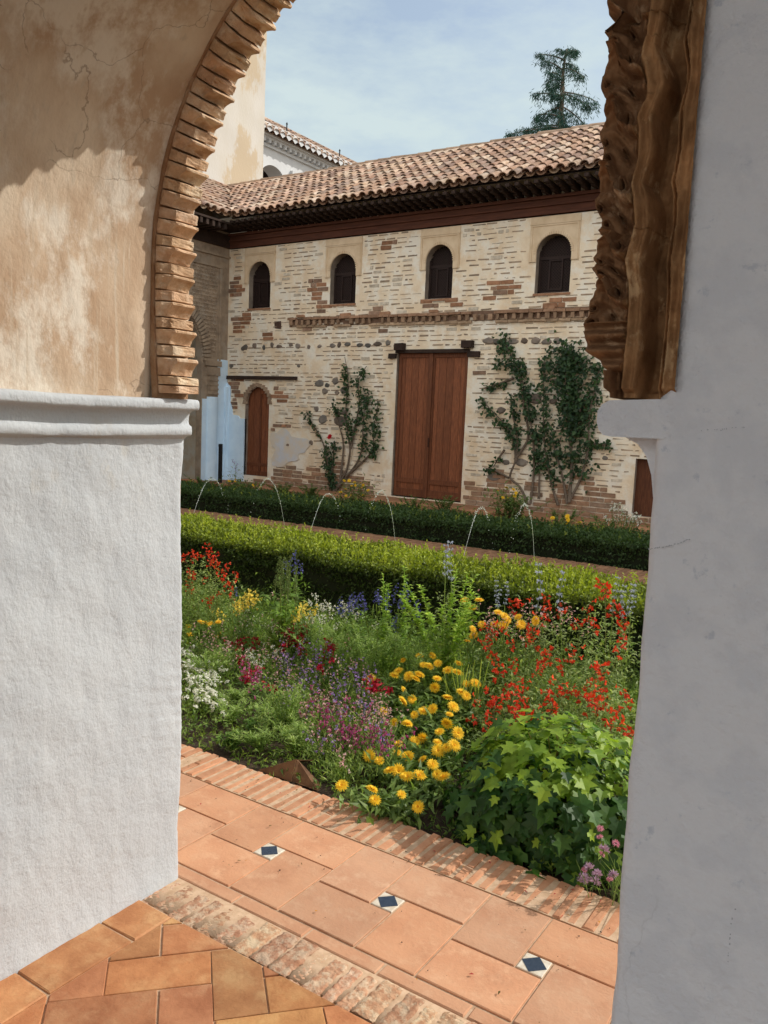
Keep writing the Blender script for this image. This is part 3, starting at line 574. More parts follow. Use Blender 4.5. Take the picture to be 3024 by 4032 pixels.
# windows
def arcz(x, xa, xb, zs_, r): c, h = (xa+xb)/2, (xb-xa)/2; return zs_+r*math.sqrt(max(0, 1-((x-c)/h)**2))
for k, (xa, xb, zb_, zs_, r) in enumerate(wins):
    c = (xa+xb)/2; w = xb-xa; g = G(); g.box((xa-.02, YW+.20, zb_-.02), (xb+.02, YW+.24, zs_+r+.04))
    win = g.build('window', darkin, wing)
    # plaster surround (alfiz) with raised fillet and scalloped arch edge
    g = G(); sx0, sx1, st, sb = xa-.13, xb+.13, 5.19, 4.44
    holed(g, sx0, sx1, sb, st, [(xa-.001, xb+.001, sb-.01, zs_, r)], YW-.022, YW+.01); g.add([(sx0,YW-.022,sb),(sx0,YW-.022,st),(sx0,YW+.01,st),(sx0,YW+.01,sb)], [(0,1,2,3)]); g.add([(sx1,YW-.022,sb),(sx1,YW-.022,st),(sx1,YW+.01,st),(sx1,YW+.01,sb)], [(3,2,1,0)])
    for (a, b) in (((sx0+.02, YW-.034, sb), (sx0+.045, YW-.02, 5.03)), ((sx1-.045, YW-.034, sb), (sx1-.02, YW-.02, 5.03)), ((sx0+.02, YW-.0345, 5.03), (sx1-.02, YW-.02, 5.055)), ((sx0-.01, YW-.036, 5.06), (sx1+.01, YW-.02, 5.075))): g.box(a, b)
    n = 26
    for i in range(n):
        t = math.pi*i/(n-1); px_, pz = c-(w/2+.004)*math.cos(t), zs_+(r+.004)*math.sin(t); ox, oz = c-(w/2+.04)*math.cos(t), zs_+(r+.04)*math.sin(t)
        g.box((min(px_, ox)-.004-.008, YW-.032, min(pz, oz)-.008), (max(px_, ox)+.004, YW-.02, max(pz, oz)+.008), (1.05,1.02,.98))
    g.build('window_surround', surr, win)
    # timber frame and diamond lattice
    g = G(); yy = YW+.13
    g.box((xa, yy, zb_), (xb, yy+.05, zb_+.05)); g.box((xa, yy, zb_), (xa+.04, yy+.05, zs_+.05)); g.box((xb-.04, yy, zb_), (xb, yy+.05, zs_+.05)); g.box((xa, yy-.003, zs_-.10), (xb, yy+.05, zs_-.05))
    g.box((c-.13, yy-.006, zb_+.08), (c-.10, yy+.05, zs_-.10)); g.box((c+.10, yy-.006, zb_+.08), (c+.13, yy+.05, zs_-.10)); g.box((c-.13, yy-.008, zb_+.06), (c+.13, yy+.05, zb_+.09)); g.box((c-.13, yy-.008, zs_-.13), (c+.13, yy+.05, zs_-.105))
    g.build('window_frame', lattm, win)
    g = G(); stp = .052
    for d in (1, -1):
        for i in range(-16, 34):
            pts = []
            for t in np.linspace(-.75, .75, 40):
                px_, pz = c+(i-9)*stp+t, zb_+.5+d*t*1.0
                if xa < px_ < xb and zb_+.04 < pz < arcz(px_, xa, xb, zs_, r): pts.append((px_, pz))
            if len(pts) > 1:
                (ax, az), (bx, bz) = pts[0], pts[-1]; y0 = yy+.015+(.004 if d > 0 else 0); e = .006
                g.add([(ax-e,y0,az+d*e),(ax+e,y0,az-d*e),(bx+e,y0,bz-d*e),(bx-e,y0,bz+d*e),(ax-e,y0+.008,az+d*e),(ax+e,y0+.008,az-d*e),(bx+e,y0+.008,bz-d*e),(bx-e,y0+.008,bz+d*e)], [(0,1,2,3),(4,7,6,5),(0,3,7,4),(1,5,6,2)])
    g.build('lattice', lattm, win)
    g = G(); g.box((xa-.02, YW-.02, zb_-.045), (xb+.02, YW+.2, zb_-.004), (.36,.19,.11), j=.004); g.build('window_sill', brickm, win)
# tall double door
def leaf(x0, x1, z0, z1, name, n, par):
    g = G(); y = YW+.07; ww = (x1-x0)/n
    for i in range(n): t = RNG.uniform(.82, 1.15); g.box((x0+i*ww+.003, y+RNG.uniform(0,.004), z0), (x0+(i+1)*ww-.003, y+.05, z1), (t,t,t))
    g.box((x0, y+.02, z0), (x1, y+.06, z1), (.3,.3,.3))
    for (a, b, c_, d) in ((x0, x0+.07, z0, z1), (x1-.07, x1, z0, z1), (x0, x1, z1-.08, z1-.003), (x0, x1, z0+.002, z0+.15), (x0, x1, z0+.27, z0+.36)): t = RNG.uniform(.68,.85); g.box((a+.003, y-.022+RNG.uniform(-.002,.002), c_), (b-.003, y+.03, d), (t,t,t))
    return g.build(name, doorw, par)
xm = (DX0+DX1)/2-.02
leaf(DX0+.02, xm-.004, DZ0+.02, DZ1-.05, 'door_leaf', 5, wing); dl = leaf(xm+.004, DX1-.02, DZ0+.02, DZ1-.05, 'door_leaf', 5, wing)
g = G(); g.box((xm-.03, YW+.015, DZ0+.02), (xm+.04, YW+.06, DZ1-.05), (.7,.7,.7)); g.box((xm+.02, YW-.0, 1.12), (xm+.045, YW+.02, 1.30), (.2,.2,.2)); g.build('door_stile', doorw, dl)
g = G(); g.box((DX0-.17, YW-.06, 2.80), (DX0-.002, YW+.05, 2.90), j=.006); g.box((DX1+.002, YW-.06, 2.82), (DX1+.24, YW+.05, 2.92), j=.006)
g.box((DX0-.03, YW-.03, DZ1-.05), (DX1+.03, YW+.1, DZ1+.02), j=.004); g.box((DX0+.0, YW-.13, DZ1+.0), (DX0+.19, YW+.05, DZ1+.13), j=.006); g.box((DX1-.1, YW-.13, DZ1+.03), (DX1+.11, YW+.05, DZ1+.16), j=.006)
g.build('door_lintel', dwood, wing)
# small arched door
g = G(); n = 4; ww = (AX1-AX0)/n
for i in range(n):
    t = RNG.uniform(.85, 1.15); xs = np.linspace(AX0+i*ww+.003, AX0+(i+1)*ww-.003, 5)
    V = [(x_, YW+.10, AZ0) for x_ in xs]+[(x_, YW+.10, arcz(x_, AX0-.02, AX1+.02, AZS, AR+.02)) for x_ in xs]; g.add(V, [(j, j+1, 6+j, 5+j) for j in range(4)], (t,t,t))
g.box((AX0, YW+.12, AZ0), (AX1, YW+.14, AZS+AR), (.25,.25,.25)); g.box(((AX0+AX1)/2+.02, YW+.08, AZ0), ((AX0+AX1)/2+.06, YW+.11, AZS+.2), (.65,.65,.65))
for (z0, z1) in ((AZ0+.002, AZ0+.1), (AZ0+.22, AZ0+.28)): g.box((AX0+.003, YW+.085, z0), (AX1-.003, YW+.12, z1), (.75,.75,.75))
g.build('arched_door', doorw, wing)
g = G(); g.box((rightdoor[0], YW+.1, .2), (rightdoor[1], YW+.15, 1.15), (.5,.5,.5)); g.build('shutter', doorw, wing)
g = G(); g.box((XC+.0, YW-.05, 2.37), (-11.18, YW+.05, 2.44), j=.006); g.build('door_beam', dwood, wing)
g = G(); n = 14
for i in range(n+1):
    t = math.pi*i/n; c = (AX0+AX1)/2; x0, z0 = c-.37*math.cos(t), AZS+.38*math.sin(t); g.box((x0-.055, YW-.012, z0-.03), (x0+.055, YW+.05, z0+.05), np.array([.40,.28,.19])*RNG.uniform(.8,1.1), j=.012)
g.build('door_arch', brickm, wing)
# white painted dado left of the small door
zt_ = [2.0, 2.0]; g = G()
pts = [(XC,.1),(AX0+.0,.1),(AX0+.0,1.50),(-12.80,1.50),(-12.84,1.56),(-13.02,1.58),(-13.04,1.72),(-13.10,1.86),(-13.10,2.2),(XC,2.3)]
V = [(x_, YW-.03, z_) for x_, z_ in pts]+[(x_, YW+.05, z_) for x_, z_ in pts]; n = len(pts); g.add(V, [tuple(range(n))]+[(i, n+i, n+(i+1)%n, (i+1)%n) for i in range(n)])
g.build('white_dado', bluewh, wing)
g = G(); n = 26; th = np.linspace(0, 2*math.pi, n, endpoint=False); r_ = 1+.22*np.sin(th*3+1)+.12*np.sin(th*5)+RNG.uniform(-.12, .12, n); cx_, cz_ = -11.42, .93
V = [(min(max(cx_+.50*r_[i]*math.cos(th[i]), -11.90), -10.6), YW-.0135, cz_+.36*r_[i]*math.sin(th[i])) for i in range(n)]; g.add(V+[(cx_, YW-.0135, cz_)], [(i, (i+1)%n, n) for i in range(n)]); g.build('limewash_patch', mat('patchy_limewash', (.62,.63,.66), (.70,.60,.47), 3.0, .95, .5, 40), wing)

# eaves: frieze board, rafters, roof
g = G(); g.box((XC-.0, YW-.045, 5.22), (EX, YW+.05, 5.50)); g.box((XC, YW-.085, 5.35), (EX, YW-.03, 5.385)); g.box((XC, YW-.10, 5.47), (EX, YW-.02, 5.52)); g.build('frieze', rwood, wing)
EZ, EY, RZ, RY = 5.74, 12.88, 7.52, 16.2; sl_ = (RZ-EZ)/(RY-EY)
g = G(); g.add([(-12.62, EY+.02, EZ-.07), (EX, EY+.02, EZ-.07), (EX, YW+.3, EZ-.07+sl_*(YW+.28-EY)), (-13.3, YW+.3, EZ-.07+sl_*(YW+.28-EY))], [(3,2,1,0)]); g.build('eaves_boards', dwood, wing)
# one rafter, then copies
def rafter_mesh(g, o, axis):
    L_ = .64
    for (d0, d1, zz0, zz1) in ((0, .30, -.115, 0), (.30, .50, -.085, 0), (.50, .62, -.055, 0)):
        a = (-.035, -d1, zz0) if axis == 'y' else (d0, -.035, zz0); b = (.035, -d0, zz1) if axis == 'y' else (d1, .035, zz1)
        g.box(tuple(np.array(o)+a), tuple(np.array(o)+b))
g = G(); rafter_mesh(g, (0, 0, 0), 'y'); r0 = g.build('rafter', dwood, wing, off=(0,0,0)); tilt = math.atan(sl_)
x = XC+.62; first = True; nr = 0
while x < 4.2:
    r = r0 if first else r0.copy()
    if not first: COL.objects.link(r)
    first = False; r.location = (x+9, 0, 5.645-.1); r.rotation_euler = (tilt*.0, 0, 0); x += .172; nr += 1
# barrel-tile roofs
def tiles(g, O_, ux, uy, nrm, ncol, nrow, pw, pl, cond, seed):
    """half-round cover tiles over channel tiles; ux along the eave, uy up the slope"""
    r = np.random.default_rng(seed); O_, ux, uy, nrm = [np.asarray(q, float) for q in (O_, ux, uy, nrm)]
    pal = np.array([(.50,.27,.14),(.58,.36,.20),(.44,.225,.12),(.62,.42,.26),(.40,.25,.16),(.53,.30,.175),(.34,.19,.12),(.56,.33,.19)])
    n = 7; th = np.linspace(0, math.pi, n)
    for i in range(ncol):
        du = r.uniform(-.012, .012)
        for j in range(nrow):
            c = O_+ux*(i*pw+du)+uy*(j*pl); 
            if not cond(c+uy*pl*.5): continue
            jx, jy, tw = r.uniform(-.009, .009), r.uniform(-.03, .02), r.uniform(-.014, .014); R0, R1 = pw*.40*r.uniform(.94, 1.06), pw*.33
            rings = []
            for (t, R, lift) in ((0, R0-.012, .016), (0, R0, .018), (pl*1.12, R1, .0)):
                rings.append([c+ux*(jx+tw*t/pl-R*math.cos(a))+uy*(t+jy)+nrm*(R*.92*math.sin(a)+lift+.012) for a in th])
            col = pal[r.integers(len(pal))]*r.uniform(.72, 1.14); col = col*.78+col.mean()*.22; g.grid(np.array(rings), col)
            # channel tile between the covers
            cc = c+ux*pw*.5; rings = []
            for t in (0, pl*1.1): rings.append([cc+ux*(-(pw*.42)*math.cos(a))+uy*(t-.03+jy*.5)+nrm*(-pw*.30*math.sin(a)+.03) for a in th])
            g.grid(np.array(rings), pal[r.integers(len(pal))]*.62)
ns = unit(np.array([0, -sl_, 1])); us = unit(np.array([0, 1, sl_]))
pw = .205; Ls = math.hypot(RZ-EZ, RY-EY)
g = G(); tiles(g, (-16.8, EY, EZ), (1,0,0), us, ns, int((EX+16.8)/pw), int(Ls/.30)+1, pw, .30, lambda c: c[1] < RY-.05 and c[0] > -12.62-(c[1]-EY)*1.0+.0, 1)
g.add([(-12.62,EY+.03,EZ-.03),(EX,EY+.03,EZ-.03),(EX,RY,RZ-.03),(-15.94,RY,RZ-.03)], [(0,1,2,3)], (.25,.15,.09)); g.add([(-16.6,RY,RZ-.03),(EX,RY,RZ-.03),(EX,RY+3.3,EZ),(-16.6,RY+3.3,EZ)], [(0,1,2,3)], (.4,.25,.15))
g.box((XC-3, RY+2.9, 0), (EX, RY+3.0, EZ+.19), (.6,.5,.4)); g.box((EX-.2, YW, 0), (EX, RY+3, EZ), (.6,.5,.4))
roof = g.build('roof', rooft, wing)
g = G(); x = -16.2
while x < EX:                      # ridge tiles
    th = np.linspace(0, math.pi, 7); t = RNG.uniform(.75, 1.1); h = RNG.uniform(-.012, .012)
    g.grid(np.array([[(xx, RY-R*math.cos(a), RZ-.01+h+R*.8*math.sin(a)) for a in th] for xx, R in ((x, .13), (x+.40, .11))]), np.array([.42,.27,.17])*t, flip=True); x += .36
g.build('ridge_tiles', rooft, roof)

# ------------------------------------------------------------------ pavilion closing the court on the left
pav = thing('side_pavilion', 'shaded stucco pavilion with carved arch panel and whitewashed lower wall at left end of court', 'building', (XC, 11.5, .1))
g = G()
def swap(gg):   # built facing -Y then turned to face +X
    gg.v = [np.stack([XC+(YW-q[:, 1]), YW+q[:, 0], q[:, 2]], -1) for q in gg.v]; return gg
# local x runs from the inner corner (0) towards the camera (negative), wall face at y=YW
holed(g, -9, .0, -.05, 5.6, [(-2.55, -.77, -.05, 2.75, 1.05), (-5.4, -3.6, -.05, 2.75, 1.05)], YW, YW+.16)
swap(g).build('wall', pavst, pav)
g = G(); g.box((-9, YW+1.8, 0), (0, YW+1.9, 5)); g.box((-9, YW+.7, 4.4), (0, YW+1.9, 4.5)); swap(g).build('inner_room', darkin, pav)
g = G()   # carved lattice panel over the arch
for i in range(17):
    for j in range(22):
        x_, z_ = -1.66+i*.078+(.039 if j % 2 else 0), 2.95+j*.083
        inside = ((x_+1.66)/.95)**2+((z_-2.75)/1.12)**2
        if inside > 1.12 and x_ < -.30 and z_ < 4.72:
            t = RNG.uniform(.45, 1.5); e = .036; d = RNG.uniform(.02, .05)
            g.add([(x_-e,YW,z_),(x_,YW,z_-e*1.1),(x_+e,YW,z_),(x_,YW,z_+e*1.1),(x_,YW-d,z_)], [(0,1,4),(1,2,4),(2,3,4),(3,0,4)], (t,t,t))
swap(g).build('carved_panel', pavst, pav)
g = G()
for i in range(44):
    t = math.pi*i/43; x_, z_ = -1.66-1.0*math.cos(t), 2.75+1.16*math.sin(t); dx, dz = -math.cos(t), math.sin(t)
    p0 = np.array([x_-dx*.10, z_-dz*.10]); p1 = np.array([x_+dx*.12, z_+dz*.12]); e = .026; q = np.array([dz, -dx])*e; a = [(p0-q), (p0+q), (p1+q), (p1-q)]
    g.add([(u[0], YW-.06, u[1]) for u in a]+[(u[0], YW+.02, u[1]) for u in a], [(0,1,2,3),(0,4,5,1),(1,5,6,2),(2,6,7,3),(3,7,4,0)], (1,.95,.9))
for (a, b) in (((-.70, YW-.05, 2.62), (-.22, YW+.02, 2.74)), ((-.64, YW-.07, 2.42), (-.28, YW+.02, 2.60)), ((-.60, YW-.05, 1.95), (-.33, YW+.02, 2.42)), ((-.30,YW-.03,2.75),(-.24,YW+.02,4.75)), ((-1.7,YW-.03,4.75),(-.2,YW+.02,4.82)), ((-1.7,YW-.045,5.0),(.0,YW+.02,5.05))): g.box(a, b, j=.006)
for k in range(4): g.box((-.61, YW-.065, 2.0+k*.1), (-.32, YW+.02, 2.04+k*.1), (.8,.75,.7))
swap(g).build('carved_arch', pavst, pav)
g = G(); th = np.linspace(0, math.pi, 12)
g.grid(np.array([[(-.465-.15*math.cos(a), YW+.02-.16*math.sin(a), z_) for a in th] for z_ in (.1, 1.95)]), flip=True); g.box((-.30, YW-.03, .1), (.0, YW+.02, 2.78), j=.01); g.box((-.09, YW-.10, .1), (.0, YW+.02, 2.2)); g.box((-.75, YW-.012, .1), (-.6, YW+.02, 1.9))
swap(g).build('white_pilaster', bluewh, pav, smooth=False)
g = G(); g.box((-9, YW-.05, 5.22), (.0, YW+.05, 5.5)); g.box((-9, YW-.6, 5.56), (.0, YW+.05, 5.6)); 
x = -.72
while x > -8: g.box((x-.035, YW-.58, 5.44), (x+.035, YW, 5.56)); x -= .172
swap(g).build('eaves', dwood, pav)
us2 = unit(np.array([-1, 0, sl_])); ns2 = unit(np.array([sl_, 0, 1]))
g = G(); tiles(g, (-12.62, 5.0, EZ), (0,1,0), us2, ns2, int(11.6/pw), int(Ls/.30)+1, pw, .30, lambda c: c[0] > -15.9 and c[1] < EY+(-12.62-c[0])*1.0-.05, 2)
g.add([(-12.65,5,EZ-.03),(-12.65,EY,EZ-.03),(-15.94,RY,RZ-.03),(-15.94,5,RZ-.03)], [(0,1,2,3)], (.25,.15,.09))
g.add([(-15.94,5,RZ-.03),(-15.94,RY,RZ-.03),(-18,RY,RZ-.6),(-18,5,RZ-.6)], [(0,1,2,3)], (.3,.2,.12))
g.build('roof', rooft, pav)

# ------------------------------------------------------------------ tower and the white building behind
XT = -16.5; YT = 18.1
tow = thing('stucco_tower', 'tall sunlit cream stucco tower with peeling ochre patches rising behind the tiled roofs', 'tower', (XT-2, 15, 0))
g = G(); zz = np.linspace(5, 15, 90); yy = np.linspace(11.5, YT, 60); V = np.zeros((90, 60, 3)); V[..., 0] = XT; V[..., 1] = yy[None]; V[..., 2] = zz[:, None]
V[..., 0] += .015*vnoise(V, .5, 91); V[:, -1, 1] += .02*vnoise(V[:, -1], .8, 92)
g.grid(V); e = V[:, -1]; g.grid(np.stack([e, e+np.array([-5, 0, 0])], 1)); g.box((XT-5, 11.5, 14.9), (XT-.05, YT-.05, 15.0)); g.box((XT-5, 11.45, 5), (XT-.02, 11.5, 15)); g.box((XT-5.02, 11.5, 0), (XT-.2, YT-.2, 5))
g.build('wall', towerm, tow)
XB = -25.0
bb = thing('white_gallery_building', 'white walled building with arched loggia and tiled eaves partly hidden behind the tower', 'building', (XB, 32, 0))
def fB(gg): gg.v = [np.stack([XB+(0-q[:, 1]), q[:, 0], q[:, 2]], -1) for q in gg.v]; return gg
g = G(); aw = 2.3; cy = atX(590*K, 385*K, XB)[1]
holed(g, 22, 44, 5, 14.2, [(cy-.95+k*2.6, cy+.95+k*2.6, 5, atX(600*K, 362*K, XB)[2]-.95, .95) for k in range(-2, 6)], 0, .8); fB(g).build('wall', farwh, bb)
g = G(); g.box((22, 2.8, 5), (44, 3.0, 14)); fB(g).build('loggia_room', lattm, bb)
ze = atX(1040, 520, XB)[2]-.15
g = G(); g.box((22, -.12, ze-.42), (44, .1, ze-.30)); g.box((22, -.45, ze-.06), (44, .1, ze)); g.box((22,-.30,ze-.16),(44,.1,ze-.06)); x = 22
while x < 44: g.box((x, -.30, ze-.30), (x+.14, .05, ze-.16)); x += .34
fB(g).build('cornice', farwh, bb)
g = G()
for k in range(-2, 6):   # bracket reliefs beside the arches
    y0 = cy+1.3+k*2.6; g.box((y0-.10, -.10, 11.9), (y0+.10, .02, 12.45), j=.01); g.box((y0-.16, -.14, 12.45), (y0+.16, .02, 12.6), j=.01)
fB(g).build('bracket', farwh, bb)
g = G(); sB = .62; tiles(g, (XB+.62, 22, ze+.03), (0,1,0), unit(np.array([-1,0,sB])), unit(np.array([sB,0,1])), int(22/.42), 5, .42, .62, lambda c: True, 4)
g.add([(XB+.6,22,ze),(XB+.6,44,ze),(XB-2.3,44,ze+2.9*sB),(XB-2.3,22,ze+2.9*sB)], [(0,1,2,3)], (.25,.16,.1)); g.build('roof', rooft, bb)
g = G(); y0 = 22
while y0 < 44:
    th = np.linspace(0, math.pi, 6); g.add([(XB+.67, y0+.17*math.cos(a), ze+.06+.22*math.sin(a)) for a in th]+[(XB+.66, y0, ze-.06)], [(i, i+1, 6) for i in range(5)], (1,1,1)); y0 += .42
g.build('tile_ends', farwh, bb)
for k, (px_, py_) in enumerate(((1130, 472), (1338, 578))):
    p = atX(px_, py_+6, XB-.5); g = G(); p = p-np.array([0,0,.12]); g.tube([p-np.array([0,0,.5]), p], .03, .03); g.add([(p[0]+.055*math.cos(a), p[1]+.055*math.sin(a), p[2]) for a in np.linspace(0,6.2,8)]+[(p[0],p[1],p[2]+.1)], [(i,(i+1)%8,8) for i in range(8)]); o = g.build('roof_vent', iron)
    tag(o, ('thin dark vent pipe on the far tiled roof nearer the tower', 'thin dark vent pipe on the far tiled roof farther right from tower')[k], 'vent')
p = atY(1848, 578, RY); g = G(); g.tube([p-np.array([0,0,.25]), p], .02, .016); tag(g.build('roof_vent', iron), 'short thin pipe standing on ridge of the long front roof', 'vent')

# ------------------------------------------------------------------ channel, walks, jets
g = G(); g.box((-13.2, 8.10, -.3), (4, 9.14, .03), (.35,.33,.3)); x = -13.2
while x < 4:
    y = 8.10
    while y < 9.12:
        t = RNG.uniform(.75, 1.15); w = RNG.uniform(.18, .22); g.bbox((x+.004, y+.003, .0), (x+.068, min(y+w, 9.14)-.003, .05+RNG.uniform(-.003,.003)), .006, (t,t,t), j=.002); y += w
    x += .072
tag(g.build('channel_walk', pathm), kind='structure')
g = G(); g.box((-13.2, 6.2, -.3), (4, 7.1, .04), (.8,.8,.8)); tag(g.build('near_channel_walk', pathm), kind='structure')
g = G(); X, Y = np.meshgrid(np.linspace(-13.2, 4, 200), np.linspace(7.1, 8.1, 24), indexing='ij'); g.grid(np.stack([X, Y, -.06+.006*vnoise(np.stack([X, Y], -1), 1.8, 5)], -1)); tag(g.build('channel_water', waterm, smooth=True), kind='structure')
g = G(); g.box((-13.2, 12.15, -.2), (EX, YW+.2, .10), (1,.95,.9)); x = -13.2
while x < EX: w = RNG.uniform(.2, .26); t = RNG.uniform(.8, 1.25); g.bbox((x, 12.12, .0), (x+w-.01, 12.36, .16), .012, (1.25*t,1.15*t,1.1*t), j=.006); x += w
tag(g.build('wall_path', pathm), kind='structure')

ico = None
def blob(g, c, r, tint=(1,1,1)):
    V = np.array([(0,0,1.1),(.9,0,.2),(.28,.85,.2),(-.73,.53,.2),(-.73,-.53,.2),(.28,-.85,.2),(0,0,-1)])*r+np.asarray(c)
    g.add(V, [(0,1,2),(0,2,3),(0,3,4),(0,4,5),(0,5,1),(6,2,1),(6,3,2),(6,4,3),(6,5,4),(6,1,5)], tint)
jl = ['leftmost jet, leaning right, in the pair of water arcs beside the white pier', 'second jet from the left, its arc leaning left before the arched door', 'jet leaning right, left one of the middle pair of water arcs', 'jet leaning left, right one of the middle pair, before the tall double door', 'jet leaning right, left one of the rightmost pair of water arcs', 'jet leaning left, rightmost of the six water arcs']
for k, (X_, sgn, zp) in enumerate(((-7.683, 1, .74), (-6.729, -1, .818), (-5.775, 1, .71), (-5.036, -1, .808), (-3.774, 1, .736), (-3.294, -1, .82))):
    g = G(); half = .42; n = 64; us_ = np.linspace(-1.0, 1.0, n)
    yy = 7.6+sgn*half*us_; zz = zp-(zp+.06)*us_**2*.98
    P = np.stack([np.full(n, X_)+.004*np.sin(us_*9), yy, zz], -1)
    cut = int(n*.36); g.tube(P[:cut], .0016, .0018, 5)
    for q in range(int(n*.20), n):
        for _ in range(3 if abs(us_[q]) < .45 else 1):
            if us_[q] > .35 and RNG.random() < .5: continue
            blob(g, P[q]+RNG.normal(0, .006 if us_[q] < .4 else .011, 3), RNG.uniform(.0022, .0062))
    o = g.build('fountain_jet', jetm, smooth=True); tag(o, jl[k], 'water jet', 'fountain jets crossing over the channel')

# ------------------------------------------------------------------ leaf and flower generators
def rvec(n): return unit(RNG.normal(size=(n, 3)))
def leaves(g, P, D, N, L, Wd, tint, mi=0, fold=.25, droop=.25):
    """two-panel leaves: base, left, tip, right, midrib"""
    n = len(P); D = unit(D); S = unit(np.cross(D, N)); N = np.cross(S, D); L = np.broadcast_to(np.asarray(L, float), (n,))[:, None]; Wd = np.broadcast_to(np.asarray(Wd, float), (n,))[:, None]
    mid = P+D*L*.48+N*L*.02; tip = P+D*L-N*L*droop; l_ = P+D*L*.42-S*Wd*.5+N*Wd*fold; r_ = P+D*L*.42+S*Wd*.5+N*Wd*fold
    g.bulk(np.stack([P, l_, tip, r_, mid], 1), [(0, 4, 2, 1), (0, 3, 2, 4)], tint, mi)
def quads(g, P, D, N, L, Wd, tint, mi=0):
    n = len(P); D = unit(D); S = unit(np.cross(D, N)); L = np.broadcast_to(np.asarray(L, float), (n,))[:, None]; Wd = np.broadcast_to(np.asarray(Wd, float), (n,))[:, None]
    g.bulk(np.stack([P, P+D*L*.5-S*Wd*.5, P+D*L, P+D*L*.5+S*Wd*.5], 1), [(0, 3, 2, 1)], tint, mi)
def tints(n, a, b, v=.15):
    f = RNG.random((n, 1)); return (np.asarray(a)*(1-f)+np.asarray(b)*f)*RNG.uniform(1-v, 1+v, (n, 1))
def blades(g, P0, D, L, w, tint, mi=0, bend=.3):
    """curved grass-like stems as thin two-segment strips"""
    n = len(P0); D = unit(D); S = unit(np.cross(D, np.array([.3, .8, .1])+0*D)); L = np.asarray(L).reshape(-1, 1); w = np.broadcast_to(np.asarray(w, float), (n,))[:, None]
    out = D*np.array([1, 1, 0]); P1 = P0+D*L*.5; P2 = P0+D*L+out*L*bend-np.array([0, 0, 1])*L*bend*.2
    g.bulk(np.stack([P0-S*w, P0+S*w, P1+S*w*.8, P1-S*w*.8, P2+S*w*.3, P2-S*w*.3], 1), [(0,1,2,3), (3,2,4,5)], tint, mi)
    return P1, P2
GREEN = (.075,.135,.03); DGREEN = (.025,.060,.018); LGREEN = (.16,.23,.045); GREY = (.14,.19,.10)

def hedge(name, label, x0, x1, y0, y1, ztop, n, size, ca, cb, top, seed, shoots):
    r = thing(name, label, 'hedge', ((x0+x1)/2, (y0+y1)/2, 0))
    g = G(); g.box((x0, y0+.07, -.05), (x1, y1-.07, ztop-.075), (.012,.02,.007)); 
    U = RNG.random((n, 3)); a_top, a_fr = (y1-y0), ztop; ft = a_top/(a_top+a_fr*1.6); sel = U[:, 2] < ft
    x = x0+(x1-x0)*U[:, 0]; bump = .042*vnoise(np.stack([x, U[:, 1]*3], -1), .9, seed)+.02*vnoise(np.stack([x, U[:, 1]*4], -1), 3.2, seed+1)
    y = np.where(sel, y0+.0+(y1-y0)*U[:, 1], np.where(U[:, 2] < ft+(1-ft)*.7, y0-bump+.05*np.clip(U[:, 1]*-3+2.6, 0, 1), y1+bump)); z = np.where(sel, ztop+bump, ztop*U[:, 1]**.9)
    edge = np.where(sel, np.exp(-((y-y0)/.09)**2), 0); z -= edge*.05
    N = np.where(sel[:, None], [[0, 0, 1.]], np.where((y < (y0+y1)/2)[:, None], [[0, -1., .15]], [[0, 1., .15]]))
    P = np.stack([x, y, z], -1)-N*RNG.uniform(0, .085, (n, 1))**1.0; D = unit(N*.9+rvec(n)*.95+np.array([0, 0, .35])*np.where(sel, 1, -.6)[:, None])
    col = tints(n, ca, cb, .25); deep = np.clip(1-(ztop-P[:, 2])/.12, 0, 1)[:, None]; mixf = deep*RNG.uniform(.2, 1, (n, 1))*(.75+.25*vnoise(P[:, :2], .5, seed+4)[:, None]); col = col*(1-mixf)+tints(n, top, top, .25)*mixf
    leaves(g, P, D, rvec(n)+N, RNG.uniform(.7, 1.35, n)*size, size*.55, col, 0, .2, .1)
    g.build('foliage', hedgem, r)
    if shoots:
        g = G(); m_ = shoots; P0 = np.stack([RNG.uniform(x0, x1, m_), RNG.uniform(y0, y1, m_), np.full(m_, ztop-.03)], -1); Ls = RNG.uniform(.05, .15, m_)*RNG.uniform(.5,1,m_); D = unit(np.array([0, 0, 1.])+RNG.normal(0, .22, (m_, 3)))
        blades(g, P0, D, Ls, .0025, tints(m_, top, (.30,.32,.06)))
        for q in range(6): Pq = P0+D*(Ls*(.35+.13*q))[:, None]; leaves(g, Pq, unit(D+rvec(m_)*1.1), rvec(m_), size*.8, size*.45, tints(m_, top, (.32,.36,.05), .2))
        g.build('new_shoots', hedgem, r)
    return r
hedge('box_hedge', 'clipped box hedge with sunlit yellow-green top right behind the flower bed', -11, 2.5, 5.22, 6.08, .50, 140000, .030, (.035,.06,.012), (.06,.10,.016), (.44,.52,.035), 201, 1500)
hedge('box_hedge', 'dark clipped hedge in shade on the far side of the water channel', -13, 3.5, 9.18, 10.05, .36, 80000, .040, (.035,.07,.022), (.06,.10,.03), (.07,.125,.03), 211, 350)

